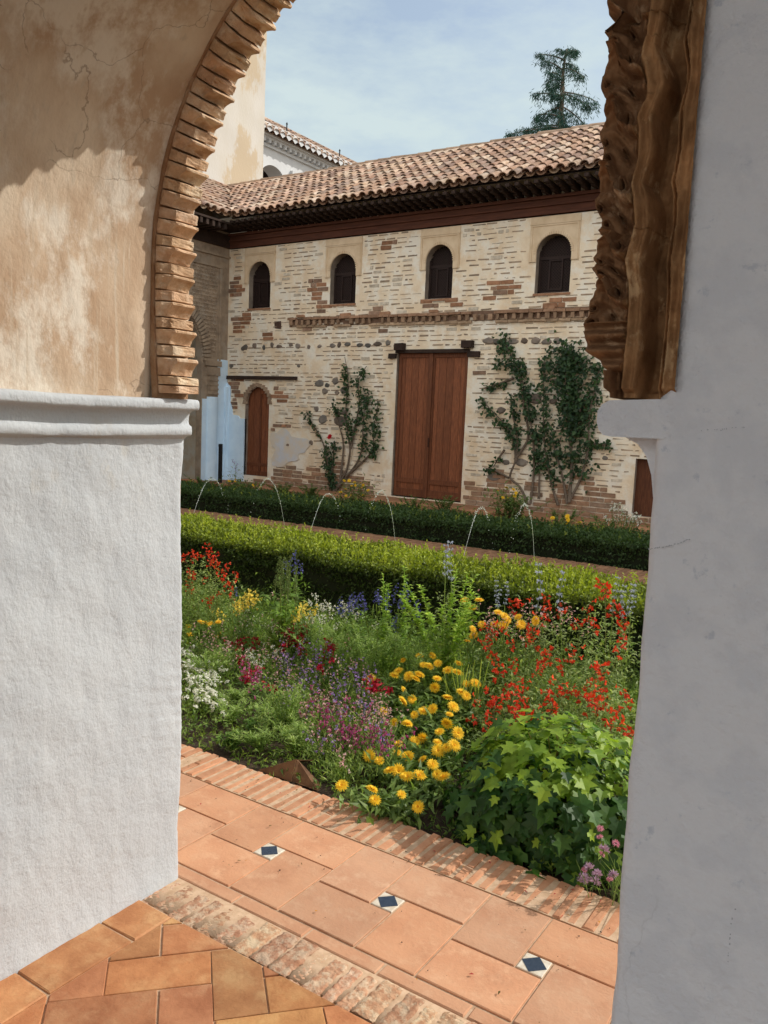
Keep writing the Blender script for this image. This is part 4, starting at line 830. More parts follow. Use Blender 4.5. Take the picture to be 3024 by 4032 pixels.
# flower heads (shared meshes)
def head_marigold(nm, R, ca, cb, cc):
    g = G()
    for ring, (n, rr, up, w) in enumerate(((19, 1, .04, .36), (17, .84, .22, .34), (13, .62, .45, .32), (9, .40, .8, .3))):
        th = np.linspace(0, 2*math.pi, n, endpoint=False)+ring*.2+RNG.uniform(-.08,.08,n); D = np.stack([np.cos(th), np.sin(th), np.full(n, up)], -1); P = D*R*.16
        leaves(g, P, D, np.tile([0, 0, 1.], (n, 1)), R*rr*.95*RNG.uniform(.9,1.06,n), R*w, tints(n, ca, cb, .08), 0, .1, -.02+.10*(ring == 0))
    th = np.linspace(0, 2*math.pi, 8, endpoint=False); g.add([(R*.24*math.cos(a), R*.24*math.sin(a), R*.12) for a in th]+[(0, 0, R*.25)], [(i, (i+1)%8, 8) for i in range(8)], cc)
    g.add([(R*.3*math.cos(a), R*.3*math.sin(a), R*.02) for a in th]+[(0, 0, -R*.35)], [((i+1)%8, i, 8) for i in range(8)], GREEN)
    o = g.build(nm, petal); COL.objects.unlink(o); return o
MAR = [head_marigold('flower_head', .030, (.88,.54,.018), (.93,.67,.055), (.76,.34,.01)) for _ in range(3)]
MARY = [head_marigold('flower_head', .030, (.88,.55,.03), (.92,.62,.06), (.80,.42,.02)) for _ in range(2)]
ROSE = head_marigold('flower_head', .055, (.45,.008,.012), (.55,.012,.02), (.35,.005,.01))
def spike(nm, n, ht, fr, ca, cb, stem, kind, w=.002, cone=.0):
    """flower spike: thin stem with small lipped florets; z up, base at origin"""
    g = G(); k = 6; P = np.array([[.01*math.sin(i*.9), .008*math.cos(i*1.3)-.008, ht*i/(k-1)] for i in range(k)]); g.tube(P, w, w*.5, 4, stem)
    z = np.linspace(.12, 1, n)*ht if kind != 'whorl' else np.repeat(np.linspace(.1, 1, max(3, n//7)), 7)[:n]*ht
    n = len(z); th = RNG.uniform(0, 6.28, n); D = np.stack([np.cos(th), np.sin(th), RNG.uniform(-.25, .5, n)], -1); c = np.stack([.01*np.sin(z/ht*4.5), .008*np.cos(z/ht*6.5)-.008, z], -1)
    tap = (1-cone*z/ht)[:, None]; P0 = c+unit(D)*.004
    col = tints(n, ca, cb, .18)
    leaves(g, P0, D, np.tile([0, 0, 1.], (n, 1)), (fr*1.5*tap[:, 0]), fr*.55, col, 0, .35, .05)           # tube
    tipP = P0+unit(D)*fr*1.1*tap
    for q in range(4):
        a = RNG.uniform(0, 6.28, n); S = unit(np.cross(unit(D), rvec(n))); leaves(g, tipP, unit(D*.6+S), rvec(n), fr*RNG.uniform(.7, 1.1, n)*tap[:, 0], fr*.7, col*RNG.uniform(.85, 1.15, (n, 1)), 0, .1, .15)
    o = g.build(nm, petal); COL.objects.unlink(o); return o
def cluster(nm, R):
    g = G(); n = 34; D = rvec(n); D[:, 2] = np.abs(D[:, 2])*.6; P = D*R*np.array([1, 1, .7]); 
    for q in range(4): S = unit(np.cross(D+np.array([0, 0, .5]), rvec(n))); leaves(g, P, unit(S+D*.4), D+np.array([0,0,.6]), R*.34, R*.28, tints(n, (.80,.80,.74), (.86,.85,.80), .05), 0, .05, .05)
    g.tube(np.array([(0,0,-.04),(.002,0,-.02),(0,0,.0)]), .0015, .0015, 4, GREEN); o = g.build(nm, petal); COL.objects.unlink(o); return o
def protos(kind):
    R = range(3); st = (.10,.14,.05)
    return {'red': lambda: [spike('flower_spike', n, h, .018, (.62,.035,.014), (.76,.095,.03), (.16,.10,.05), 'sp') for n, h in ((8,.075),(11,.10),(5,.05))],
     'crimson': lambda: [spike('flower_spike', n, h, .017, (.30,.008,.022), (.44,.015,.045), st, 'sp') for n, h in ((9,.045),(12,.065))],
     'magenta': lambda: [spike('flower_spike', n, h, .011, (.36,.035,.16), (.50,.11,.28), st, 'sp') for n, h in ((6,.08),(8,.10))],
     'pink': lambda: [spike('flower_spike', n, h, .0095, (.66,.36,.38), (.76,.58,.55), st, 'sp') for n, h in ((5,.09),(7,.12))],
     'purple': lambda: [spike('flower_spike', n, h, .0095, (.26,.14,.45), (.42,.28,.60), st, 'sp') for n, h in ((5,.09),(7,.12))],
     'yellow': lambda: [spike('flower_spike', n, h, .018, (.80,.62,.08), (.85,.72,.20), st, 'sp') for n, h in ((8,.08),(10,.10))],
     'alyssum': lambda: [cluster('flower_cluster', r_) for r_ in (.013, .017)],
     'white': lambda: [spike('flower_spike', n, h, .010, (.78,.78,.72), (.80,.76,.74), st, 'sp') for n, h in ((9,.05),(12,.06))],
     'blue': lambda: [spike('flower_spike', n, h, .014, (.09,.09,.36), (.17,.17,.50), st, 'sp', cone=.5) for n, h in ((10,.09),(14,.13))],
     'lavender': lambda: [spike('flower_spike', 42, h, .012, (.42,.46,.66), (.52,.56,.72), (.22,.27,.20), 'whorl', .003) for h in (.30,.26)],
     'delph': lambda: [spike('flower_spike', 70, h, .014, (.13,.20,.06), (.21,.27,.09), (.16,.2,.07), 'sp', .004, .6) for h in (.34,.28)]}[kind]()
PR = {k: protos(k) for k in ('red','crimson','magenta','pink','purple','yellow','white','blue','lavender','delph','alyssum')}
def face(o, P, k=.55, r=.42):
    c = EYE-np.asarray(P); c[2] *= .2; o.rotation_euler = Vector(np.array([0, 0, 1.])+unit(c)*k+RNG.normal(0, r, 3)).to_track_quat('Z', 'Y').to_euler()
def put(proto, P, parent, rz=None, lean=(0, 0), s=1.0):
    o = proto.copy(); COL.objects.link(o); o.parent = parent; o.location = Vector(np.asarray(P)-wloc(parent)); o.rotation_euler = (lean[0], lean[1], RNG.uniform(0, 6.28) if rz is None else rz); o.scale = (s, s, s); return o
def soilz(p): return -.03

def bushy(name, label, cat, base, heads, protolist, fol, group=None, s=(.85, 1.15), lean=.25, heads_up=True, spread=None, hmax=None, nose=None):
    """a plant: stems to every head, leaves through the volume, flower heads as parts"""
    base = np.asarray(base, float); t = thing(name, label, cat, tuple(base), group); g = G(); H = np.asarray(heads, float)
    for h in H:
        b = base+np.array([RNG.normal(0, .03), RNG.normal(0, .03), 0]); b[:2] += (h[:2]-base[:2])*.35; mid = (b+h)/2+np.array([RNG.normal(0, .015), RNG.normal(0, .015), .02]); tt = np.linspace(0, 1, 6)[:, None]
        g.tube((1-tt)**2*b+2*tt*(1-tt)*mid+tt**2*h, fol.get('sr', .0022), fol.get('sr', .0022)*.7, 4, np.array(fol['stem']))
    n = fol['n']; i = RNG.integers(len(H), size=n); f = RNG.random(n)**fol.get('pow', .6); hp = H[i]+RNG.normal(0, fol['sp'], (n, 3))*np.array([1, 1, .5]); b = base[None]+(hp-base)*.3*np.array([1, 1, 0])
    P = b+(hp-b)*(f*fol.get('top', .92))[:, None]; P[:, 2] = np.maximum(P[:, 2], base[2]+.005)
    D = unit(rvec(n)*np.array([1, 1, .6])+np.array([0, 0, fol.get('up', .4)]))
    leaves(g, P, D, rvec(n)*.5+np.array([0, 0, 1.]), RNG.uniform(.6, 1.25, n)*fol['L'], RNG.uniform(.8, 1.2, n)*fol['W'], tints(n, fol['ca'], fol['cb'], .25), 0, .22, fol.get('droop', .25))
    g.build('foliage', leafm, t)
    for h in H:
        p = protolist[RNG.integers(len(protolist))]; o = put(p, h, t, None, (RNG.normal(0, lean), RNG.normal(0, lean)), RNG.uniform(*s))
        if protolist is MAR or protolist is MARY: face(o, h)
    return t
K6 = lambda L_: [(700+x*.6028, 2000+y*.6028) for x, y in L_]
K7 = lambda L_: [(1600+x*.6028, 2200+y*.6028) for x, y in L_]
def clusters(P, k, it=25):
    P = np.asarray(P); C = P[np.linspace(0, len(P)-1, k).astype(int)]+1e-3
    for _ in range(it):
        a = np.argmin(((P[:, None]-C[None])**2).sum(-1), 1); C = np.array([P[a == j].mean(0) if (a == j).any() else C[j] for j in range(k)])
    return a, C
# --- marigolds at the kerb
mar = K7([(85,650),(170,650),(205,700),(340,700),(110,710),(270,745),(335,760),(15,785),(80,775),(200,800),(450,830),(185,860),(390,835),(360,890),(390,915),(270,925),(40,940),(305,985),(110,1015),(170,1000),(280,1035),(10,1095),(265,1095),(215,1150),(335,1160),(105,1190),(50,1215),(205,1220),(205,1275),(310,1240),(260,1255),(15,1310),(105,1330),(170,1365),(85,1435),(200,1430),(10,1445),(75,1645),(240,1445),(150,720),(60,800)])
mar += K6([(1470,1010),(1440,1080),(1415,1110),(1265,1130),(1510,1110),(1580,1105),(1580,980),(1475,1205),(1530,1270),(1470,1280),(1600,1340),(1340,1350),(1545,1370),(1410,1420),(1495,1430),(1600,1520),(1560,1550),(1440,1560),(1250,1640),(1430,1620),(1495,1640),(1315,1670),(1385,1735),(1480,1770),(1070,1835),(1270,1860),(1460,1895),(1285,1930),(1440,1740)])
def dep(y): return np.interp(y, [2350, 2600, 2850, 3050, 3200], [4.35, 3.95, 3.35, 2.98, 2.70])
def lift(x, y, Y, zmin=.07):
    p = atY(x, y, Y)
    while p[2] < zmin and Y > 2.64: Y -= .02; p = atY(x, y, Y)
    return p
mp_ = np.array([lift(x, y, dep(y)) for x, y in mar]); print('marigold z', mp_[:, 2].min(), mp_[:, 2].max())
fm = dict(n=300, sp=.05, L=.07, W=.021, ca=(.06,.105,.03), cb=(.12,.18,.06), stem=(.09,.13,.05), sr=.003, up=.2, top=.72)
a, C = clusters(mp_[:, :2]*np.array([1, 1.6]), 11)
ml = {}
order = sorted(range(11), key=lambda j: mp_[a == j][:, 1].mean())
mlab = ['orange marigold clump nearest the brick kerb, left of the leafy shrub', 'yellow-orange marigold clump spilling low toward the kerb edge', 'marigold clump with a dense row of blooms just left of the green shrub', 'marigold clump in the front group, behind the low kerbside blooms', 'marigold clump touching the left shoulder of the green leafy shrub', 'marigold clump halfway up the slope of orange blooms', 'marigold clump between the magenta toadflax and the red penstemon', 'marigold clump with a single high bloom beside crimson snapdragons', 'marigold clump at the back left of the orange drift', 'marigold clump at the back right, mixed with red penstemon', 'marigold clump farthest from the kerb at top of the orange drift']
for q, j in enumerate(order):
    H = mp_[a == j]+np.array([0, 0, .015]); bx = H[:, :2].mean(0)+np.array([0, .02]); bx[1] = max(bx[1], 2.76); bushy('marigold_plant', mlab[q], 'marigold', (*bx, -.03), H, MAR, fm, 'orange marigolds drifting down to the kerb', (.72, 1.12), .30)
# --- yellow daisies at the back and the left
for lab, pts in (('yellow daisy clump at the back, between tall leafy plant and red penstemon', K7([(475,270),(435,320),(380,270),(600,350),(640,375),(575,430),(635,435),(730,380),(750,430),(495,430),(435,460),(440,500),(665,400),(845,405),(400,540)])), ('yellow daisy clump against the white pier at the left of the bed', K6([(70,780),(175,750),(215,760),(265,745),(80,825),(250,845),(60,880),(295,820),(150,745)]))):
    P = np.array([atY(x, y, dep(y)-.05+RNG.uniform(-.1,.1)) for x, y in pts]); bushy('daisy_plant', lab, 'daisy', (*P[:, :2].mean(0), -.03), P, MARY, dict(fm, n=360, ca=(.06,.11,.03), cb=(.12,.18,.05)), None, (.8, 1.05), .4)
# --- red penstemons
red = K7([(745,285),(665,330),(905,300),(935,350),(965,340),(880,390),(1300,215),(1300,250),(1185,310),(1355,350),(1465,410),(1440,490),(1130,430),(1215,465),(535,460),(780,490),(830,510),(840,550),(560,515),(520,555),(655,550),(1090,600),(1380,600),(545,625),(580,690),(590,740),(700,690),(715,740),(860,650),(955,640),(1075,660),(890,700),(860,750),(980,710),(1235,720),(1300,780),(1220,785),(790,835),(660,870),(530,870),(435,920),(1000,850),(1015,890),(1120,880),(1130,900),(1285,850),(1290,910),(1415,875),(1410,945),(725,920),(725,950),(560,965),(1215,940),(1240,1000),(1170,970),(900,960),(1390,990),(880,1010),(930,1000),(735,1030),(685,1040),(685,1080),(440,1065),(760,1080),(600,1070),(1340,1110),(1410,1120),(1435,1170),(530,1130)])
def depr(y): return np.interp(y, [2320, 2450, 2700, 2920], [4.45, 4.2, 3.7, 3.3])
P = np.array([atY(x, y+22, depr(y)+RNG.uniform(-.08,.08)) for x, y in red]); print('red z', P[:, 2].min(), P[:, 2].max())
a, C = clusters(P[:, :2], 7); fr = dict(n=900, sp=.085, L=.034, W=.012, ca=(.085,.14,.045), cb=(.19,.24,.11), stem=(.13,.13,.06), sr=.0016, up=.5, pow=.5, top=1.0)
rl = ['red penstemon bush directly behind the top of the leafy shrub', 'red penstemon bush behind the shrub on the side of the grey pillar', 'red penstemon bush bordering the right edge of the marigolds', 'red penstemon bush with dense scarlet tubes in the middle of the red drift', 'red penstemon bush close beside the grey pillar, halfway back', 'tall red penstemon at the back near the hedge and the grey pillar', 'tall red penstemon at the back near the hedge, right of the yellow daisies']
order = sorted(range(7), key=lambda j: P[a == j][:, 1].mean())
for q, j in enumerate(order):
    H = P[a == j]; bushy('penstemon_plant', rl[q], 'penstemon', (*H[:, :2].mean(0), -.03), H, PR['red'], fr, 'red penstemons at the right of the bed', (.8, 1.35), .28)
P = np.array([atY(x, y+20, 4.25) for x, y in K6([(90,310),(105,340),(60,330),(180,300),(205,320),(215,360),(240,400),(320,420),(355,440),(360,500),(310,490),(90,440),(130,440),(60,530),(100,520),(190,470),(280,540),(345,560),(240,600),(180,620),(240,340)])])
a, C = clusters(P[:, :2], 2)
for j, lab in enumerate(('tall red penstemon right beside the white pier, before the hedge', 'tall red penstemon second from the white pier, taller spikes before dark hedge')):
    H = P[a == j]; bushy('penstemon_plant', lab, 'penstemon', (*H[:, :2].mean(0), -.03), H, PR['red'], dict(fr, n=700), None, (.75, 1.1), .25)
# --- snapdragons, toadflax, alyssum ...
ftd = dict(n=700, sp=.06, L=.042, W=.005, ca=(.10,.16,.045), cb=(.21,.28,.09), stem=(.10,.15,.05), sr=.0014, up=.8, pow=.7, droop=.1)
fsn = dict(n=300, sp=.035, L=.045, W=.011, ca=(.05,.10,.03), cb=(.10,.16,.05), stem=(.08,.12,.04), sr=.002, up=.5)
def group(name, label, cat, pts, kind, fol, n, jit, Y=None, s=(.8, 1.15), lean=.25, dy=10, grp=None):
    """pts: disp-pixel centres on the picture used once to find where each plant stands in the bed"""
    H = []
    for i in range(n):
        x, y = pts[i % len(pts)]; x, y = (x+RNG.normal(0, jit))*K, (y+RNG.normal(0, jit*.8))*K+dy; yy = (Y if Y else float(np.interp(y, [2350, 2600, 2850, 3050], [4.4, 3.85, 3.2, 2.9])))+RNG.uniform(-.08, .08); p = atY(x, y, yy); p[2] = max(p[2], .04); H.append(p)
    H = np.array(H); b = H[:, :2].mean(0); b[1] = max(b[1], 2.75)
    kinds = sum([PR[k] for k in kind.split('+')], [])
    return bushy(name, label, cat, (*b, -.03), H, kinds, fol, grp, s, lean)
group('snapdragon_plant', 'crimson snapdragon standing highest, left of the pale leafy mass', 'snapdragon', [(610,1368),(640,1362),(620,1388),(665,1362),(650,1375)], 'crimson', fsn, 10, 6, s=(.85, 1.25))
group('snapdragon_plant', 'crimson snapdragon with two heads, farther left near yellow blooms', 'snapdragon', [(545,1393),(510,1413),(530,1390)], 'crimson', fsn, 5, 5, s=(.85, 1.25))
group('snapdragon_plant', 'crimson snapdragon beside violet toadflax in mid bed', 'snapdragon', [(712,1398),(705,1430),(715,1410),(700,1447)], 'crimson', fsn, 7, 4, s=(.85, 1.25))
group('snapdragon_plant', 'crimson snapdragon with scattered heads below the highest one', 'snapdragon', [(640,1402),(620,1398),(655,1395),(525,1460)], 'crimson', fsn, 7, 7, s=(.85, 1.25))
group('snapdragon_plant', 'crimson and pink snapdragon clump beside the white alyssum', 'snapdragon', [(535,1475),(550,1500),(520,1500),(545,1520),(570,1500)], 'crimson+magenta', fsn, 18, 13, dy=20, s=(.85, 1.25))
group('snapdragon_plant', 'dark crimson snapdragon under the lone high marigold', 'snapdragon', [(800,1490),(822,1503),(795,1480)], 'crimson', fsn, 6, 5, s=(.85, 1.2))
tox = [('pale pink toadflax nearest the white pier, above the alyssum', [(470,1440),(450,1410),(480,1470)], 'pink', 18, 20), ('white and pink toadflax haze behind the crimson clump', [(560,1420),(540,1440),(590,1440)], 'pink+white', 22, 20), ('violet toadflax clump in the centre of the bed', [(690,1420),(660,1440),(640,1430)], 'purple', 24, 18), ('pink and violet toadflax right of the crimson clump', [(640,1480),(610,1500),(670,1500)], 'purple+pink', 24, 20), ('pink toadflax with crimson tints left of the marigolds', [(740,1450),(770,1480),(720,1480)], 'pink+purple', 22, 18), ('magenta toadflax beside violet blooms in front of mid bed', [(700,1530),(680,1545),(720,1560)], 'magenta+pink', 20, 14), ('violet toadflax just left of the marigold drift', [(760,1530),(780,1550),(745,1545)], 'purple+magenta', 22, 16), ('pale pink toadflax touching the front marigolds', [(810,1560),(840,1570),(790,1570)], 'pink', 20, 15), ('deep magenta toadflax low in front of the bed', [(750,1600),(770,1615),(730,1610)], 'magenta', 26, 13), ('magenta toadflax low down beside the front marigolds', [(830,1600),(815,1620),(845,1615)], 'magenta+purple', 14, 10), ('sparse pale toadflax above the rusty metal sheet', [(660,1590),(690,1620),(700,1660)], 'pink+purple', 12, 16), ('low violet toadflax by the kerb right of the metal sheet', [(725,1690),(740,1720)], 'pink+purple', 4, 9), ('pale toadflax among yellow blooms near the back left', [(560,1340),(600,1350),(530,1360)], 'white+pink', 22, 22), ('white toadflax at the back in front of dark hedge', [(700,1330),(720,1320),(680,1325),(770,1335)], 'white', 20, 14), ('pink toadflax behind the red penstemon', [(1050,1370),(1110,1365),(1150,1360),(1210,1350)], 'pink', 22, 18)]
for lab, pts, kd, n, jt in tox: group('toadflax_plant', lab, 'toadflax', pts, kd, ftd, int(n*1.35), jt*1.3)
group('snapdragon_plant', 'pale yellow snapdragon near the back left of the bed', 'snapdragon', [(540,1300),(520,1320),(505,1330),(550,1310)], 'yellow', fsn, 11, 9, Y=4.1)
group('snapdragon_plant', 'pale yellow snapdragon below the tall green spires', 'snapdragon', [(655,1332),(645,1340),(668,1328)], 'yellow', fsn, 7, 6, Y=4.0)
fal = dict(n=420, sp=.045, L=.03, W=.006, ca=(.10,.16,.05), cb=(.18,.24,.08), stem=(.10,.15,.05), sr=.0012, up=.6)
for lab, pts, n, jt in (('white alyssum mound spilling down beside the white pier', [(405,1490),(425,1480),(440,1500),(415,1510),(450,1490)], 60, 20), ('white alyssum mound in the middle of the white drift', [(420,1530),(440,1545),(450,1520),(430,1560)], 56, 19), ('white alyssum at the foot of the drift next to the kerb', [(440,1590),(455,1575),(430,1600),(465,1600),(420,1585)], 46, 14)): group('alyssum_plant', lab, 'alyssum', pts, 'alyssum', fal, n, jt, s=(.8, 1.2), lean=.5, dy=8)
fdl = dict(n=260, sp=.05, L=.075, W=.03, ca=(.07,.13,.03), cb=(.13,.21,.05), stem=(.12,.17,.05), sr=.004, up=.4)
group('larkspur_plant', 'tall green larkspur spires rising before the dark hedge left of centre', 'larkspur', [(600,1270),(615,1285),(620,1300),(640,1310),(605,1290)], 'delph', fdl, 7, 5, Y=4.05, s=(.8, 1.0), lean=.06)
for lab, pts, n in (('indigo larkspur with dark blue tips behind the violet toadflax', [(630,1235),(622,1225),(640,1245),(510,1290)], 6), ('blue larkspur at the back, left of the tall leafy plant', [(800,1310),(780,1320),(830,1310),(870,1320),(880,1300)], 12), ('blue larkspur low at the back behind pale green mass', [(760,1325),(740,1330),(900,1340),(860,1350)], 9)): group('larkspur_plant', lab, 'larkspur', pts, 'blue', dict(fdl, n=340, L=.05, W=.016), n, 9, Y=4.2, lean=.15)
for lab, (x, y), n in (('pale blue sage spire, tall and slim, against the sunlit hedge', (1160,1315), 1), ('pale blue sage spire, tallest, right of the other tall one', (1212,1318), 1), ('pale blue sage with short spires left of the two tall ones', (1083,1308), 3), ('pale blue sage with several spires near the grey pillar', (1345,1325), 5), ('pale blue sage tips above the tall leafy plant', (962,1250), 2)):
    group('sage_plant', lab, 'sage', [(x, y)], 'lavender', dict(fdl, n=160, L=.04, W=.012, ca=(.11,.15,.07), cb=(.18,.22,.12)), n, 10 if n > 1 else 1, Y=4.35, s=(.75, .95) if n < 3 else (.5, .7), lean=.07)
# --- leafy plants without flowers
def leafy(name, label, cat, x, y, Y, w, d, ht, n, L, Wd, ca, cb, stems=8, up=.3, fine=False):
    p = atY(x*K, y*K, Y); b = np.array([p[0], Y, -.03]); t = thing(name, label, cat, tuple(b)); g = G(); hh = max(ht, .05)
    for i in range(stems):
        top = b+np.array([RNG.normal(0, w*.5), RNG.normal(0, d*.4), hh*RNG.uniform(.65, 1.0)]); f = np.linspace(0, 1, 6)[:, None]; mid = b+np.array([(top[0]-b[0])*.4, (top[1]-b[1])*.4, hh*.55]); C_ = (1-f)**2*b+2*f*(1-f)*mid+f**2*top
        g.tube(C_, .0035, .0018, 4, np.array(ca)*1.2); m_ = n//stems; q = RNG.random(m_)**.6; P = np.stack([np.interp(q, np.linspace(0, 1, 6), C_[:, k_]) for k_ in range(3)], -1); th = RNG.uniform(0, 6.28, m_)
        D = np.stack([np.cos(th), np.sin(th), RNG.uniform(-.1, .6, m_)+up], -1); sz_ = RNG.uniform(.6, 1.2, m_)*(1.1-.55*q); leaves(g, P, D, np.tile([0, 0, 1.], (m_, 1))+rvec(m_)*.3, L*sz_, Wd*sz_, tints(m_, ca, cb, .22), 0, .2, .2)
    g.build('foliage', leafm, t); return t
def hgt(x, ytop, Y): return atY(x*K, ytop*K, Y)[2]+.03
LB, LC = (.13,.22,.045), (.26,.34,.08)
leafy('leafy_plant', 'tall fresh green leafy plant, broadest one standing before the hedge', 'leafy plant', 960, 1400, 4.1, .34, .25, hgt(960,1228,4.1), 1500, .062, .030, LB, LC, 16)
leafy('leafy_plant', 'slim upright leafy stem second left of the broad leafy plant', 'leafy plant', 828, 1400, 4.25, .04, .04, hgt(828,1232,4.25), 170, .06, .024, LB, LC, 3)
leafy('leafy_plant', 'slim upright leafy stem just left of the broad leafy plant', 'leafy plant', 868, 1400, 4.25, .05, .04, hgt(868,1218,4.25), 200, .06, .026, LB, LC, 3)
for lab, x, y, Y, w, yt, n in (('pale grey-green feathery plant left in the middle of the bed', 720, 1420, 3.9, .30, 1335, 1100), ('pale green feathery plant right of centre behind the marigolds', 800, 1440, 3.9, .30, 1340, 1100), ('green feathery plant between broad leafy plant and marigolds', 890, 1440, 3.95, .30, 1350, 1100), ('light green feathery plant in the middle of the toadflax', 620, 1600, 3.1, .14, 1470, 700), ('low green feathery plant behind the rusty metal sheet', 640, 1640, 2.95, .16, 1555, 700), ('green feathery plant between snapdragons and alyssum', 500, 1600, 3.05, .12, 1520, 500), ('green feathery plant below the yellow daisies by the pier', 450, 1480, 3.5, .22, 1400, 700), ('fine feathery plant right beside the mint at the kerb', 560, 1640, 2.88, .12, 1580, 500), ('fine feathery plant between alyssum and the crimson clump', 510, 1550, 3.25, .14, 1500, 600), ('fine feathery plant below the crimson clump in open soil', 580, 1575, 3.1, .14, 1520, 600), ('green feathery plant at the back between the two yellow snapdragons', 610, 1400, 4.1, .3, 1320, 900)):
    leafy('feathery_plant', lab, 'feathery plant', x, y, Y, w, .2, max(.12, hgt(x, yt, Y)), n, .055, .009, (.11,.175,.055), (.22,.29,.12), 16, .5)
for lab, x, y, Y in (('small mint-like green plant creeping onto the kerb edge', 500, 1630, 2.80), ('low round-leaved green plant behind the mint at the kerb', 545, 1590, 3.0)): leafy('low_plant', lab, 'low plant', x, y, Y, .09, .05, .09, 160, .04, .03, (.06,.12,.03), (.12,.20,.06), 9, .2)
p = atY(1010*K, 1420*K, 3.7); t = thing('reed_plant', 'upright reed-like green blades between marigolds and red penstemon', 'reed plant', (p[0], 3.7, -.03)); g = G(); n = 26; P0 = np.array([p[0], 3.7, -.03])+RNG.normal(0, .04, (n, 3))*np.array([1, 1, 0]); blades(g, P0, np.array([0, 0, 1.])+RNG.normal(0, .13, (n, 3)), RNG.uniform(.25, .52, n), .006, tints(n, (.09,.14,.04), (.18,.22,.07))); g.build('foliage', leafm, t)
# --- the big lobed-leaf shrub at the kerb
t = thing('leafy_shrub', 'large bright green lobed-leaf shrub spilling over the kerb beside grey pillar', 'shrub', (-1.10, 3.0, -.03)); g = G()
n = 2300; th = RNG.uniform(0, 2*math.pi, n); cu = RNG.uniform(-.15, 1, n); sn = np.sqrt(1-np.clip(cu, -1, 1)**2)
Nn = np.stack([sn*np.cos(th), sn*np.sin(th), cu], -1); cen = np.array([-1.10, 3.06, .02]); rad = np.array([.43, .40, .40]); lump = 1+.12*vnoise(Nn, .7, 301)+.10*vnoise(Nn, 1.7, 302)+.05*vnoise(Nn, 3.5, 303)
P = cen+Nn*rad*(lump*RNG.uniform(.55, 1.08, n)**.9)[:, None]; P[:, 2] = np.maximum(P[:, 2], .012)
fr_ = Nn[:, 1] < 0; P[:, 1] = np.where(P[:, 1] < 2.56, 2.56+RNG.uniform(0, .06, n), P[:, 1])
N = unit(Nn*.9+rvec(n)*.45+np.array([0, -.0, .55])); D = unit(np.cross(np.cross(N, unit(np.array([0, 0, -1.])+rvec(n)*.7+Nn*.5)), N)); S = np.cross(D, N)
szs = (.018+.046*RNG.random(n)**1.4)[:, None]*(1+.15*(Nn[:, 1:2] < -.3))
lobes = [(0,0),(-.28,-.12),(-.62,.18),(-.36,.36),(-.66,.72),(-.24,.72),(0,1.22),(.24,.72),(.66,.72),(.36,.36),(.62,.18),(.28,-.12)]
cu1, cu2 = RNG.uniform(.05, .42, (n, 1)), RNG.uniform(.02, .30, (n, 1))
VV = np.stack([P+S*szs*lx+D*szs*ly+N*szs*(cu1*abs(lx)-cu2*ly*ly) for lx, ly in lobes]+[P+D*szs*.45-N*szs*.03], 1)
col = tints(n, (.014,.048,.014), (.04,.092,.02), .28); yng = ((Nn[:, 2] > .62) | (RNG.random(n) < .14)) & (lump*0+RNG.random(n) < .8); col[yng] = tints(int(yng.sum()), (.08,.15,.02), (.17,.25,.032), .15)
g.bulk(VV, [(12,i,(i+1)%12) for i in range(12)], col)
for i in range(60):
    e = P[RNG.integers(n)]; b = np.array([-1.10, 3.05, -.03])+RNG.normal(0, .06, 3)*np.array([1, 1, 0]); f = np.linspace(0, 1, 6)[:, None]; mid = (b+e)/2+np.array([0, 0, .06]); g.tube((1-f)**2*b+2*f*(1-f)*mid+f**2*e, .004, .0015, 4, (.11,.09,.04))
g.build('foliage', leafm, t)
g = G(); th_ = np.linspace(0, 2*math.pi, 14); ph = np.linspace(0, 1.5, 7); g.grid(np.array([[cen+rad*.62*np.array([math.cos(a_)*math.cos(b_), math.sin(a_)*math.cos(b_), math.sin(b_)]) for a_ in th_] for b_ in ph])*np.array([1,1,.9]), (.012,.022,.008)); g.build('inner_core', leafm, t)  # plain dark dome filling the middle of the shrub
# --- chives by the grey pillar
t = thing('chive_clump', 'chive clump with lilac pompon flowers at foot of grey pillar', 'chives', (-.70, 2.70, -.03)); g = G(); n = 90; P0 = np.array([-.70, 2.70, -.03])+RNG.normal(0, .045, (n, 3))*np.array([1, .8, 0]); blades(g, P0, np.array([0, 0, 1.])+RNG.normal(0, .35, (n, 3)), RNG.uniform(.08, .22, n), .0022, tints(n, (.07,.11,.05), (.13,.18,.09))); g.build('foliage', leafm, t)
def pompon(R, ca, cb):
    g = G(); n = 70; D = rvec(n); D[:, 2] = np.abs(D[:, 2])*1.0-.25; leaves(g, D*R*.25, D, rvec(n), R*.85, R*.22, tints(n, ca, cb, .1)); g.tube(np.array([(0,0,-.05),(.002,0,-.02),(0,0,0)]), .0016, .0016, 4, (.08,.12,.05)); o = g.build('flower_head', petal); COL.objects.unlink(o); return o
PP = [pompon(.021, (.42,.26,.44), (.58,.42,.58)), pompon(.013, (.62,.22,.38), (.75,.38,.50))]
for x, y, k_ in ((1272,1875,0),(1262,1895,0),(1285,1905,0),(1305,1835,0),(1290,1888,0),(1258,1912,0),(1296,1808,1),(1297,1790,1),(1300,1845,1),(1318,1900,1),(1330,1822,1),(1262,1880,1),(1325,1890,0)):
    p = atY(x*K, y*K, 2.61+RNG.uniform(-.02, .05)); p[2] = max(p[2], .03); put(PP[k_], p, t, None, (RNG.normal(0,.3), RNG.normal(0,.3)), RNG.uniform(.85,1.1))
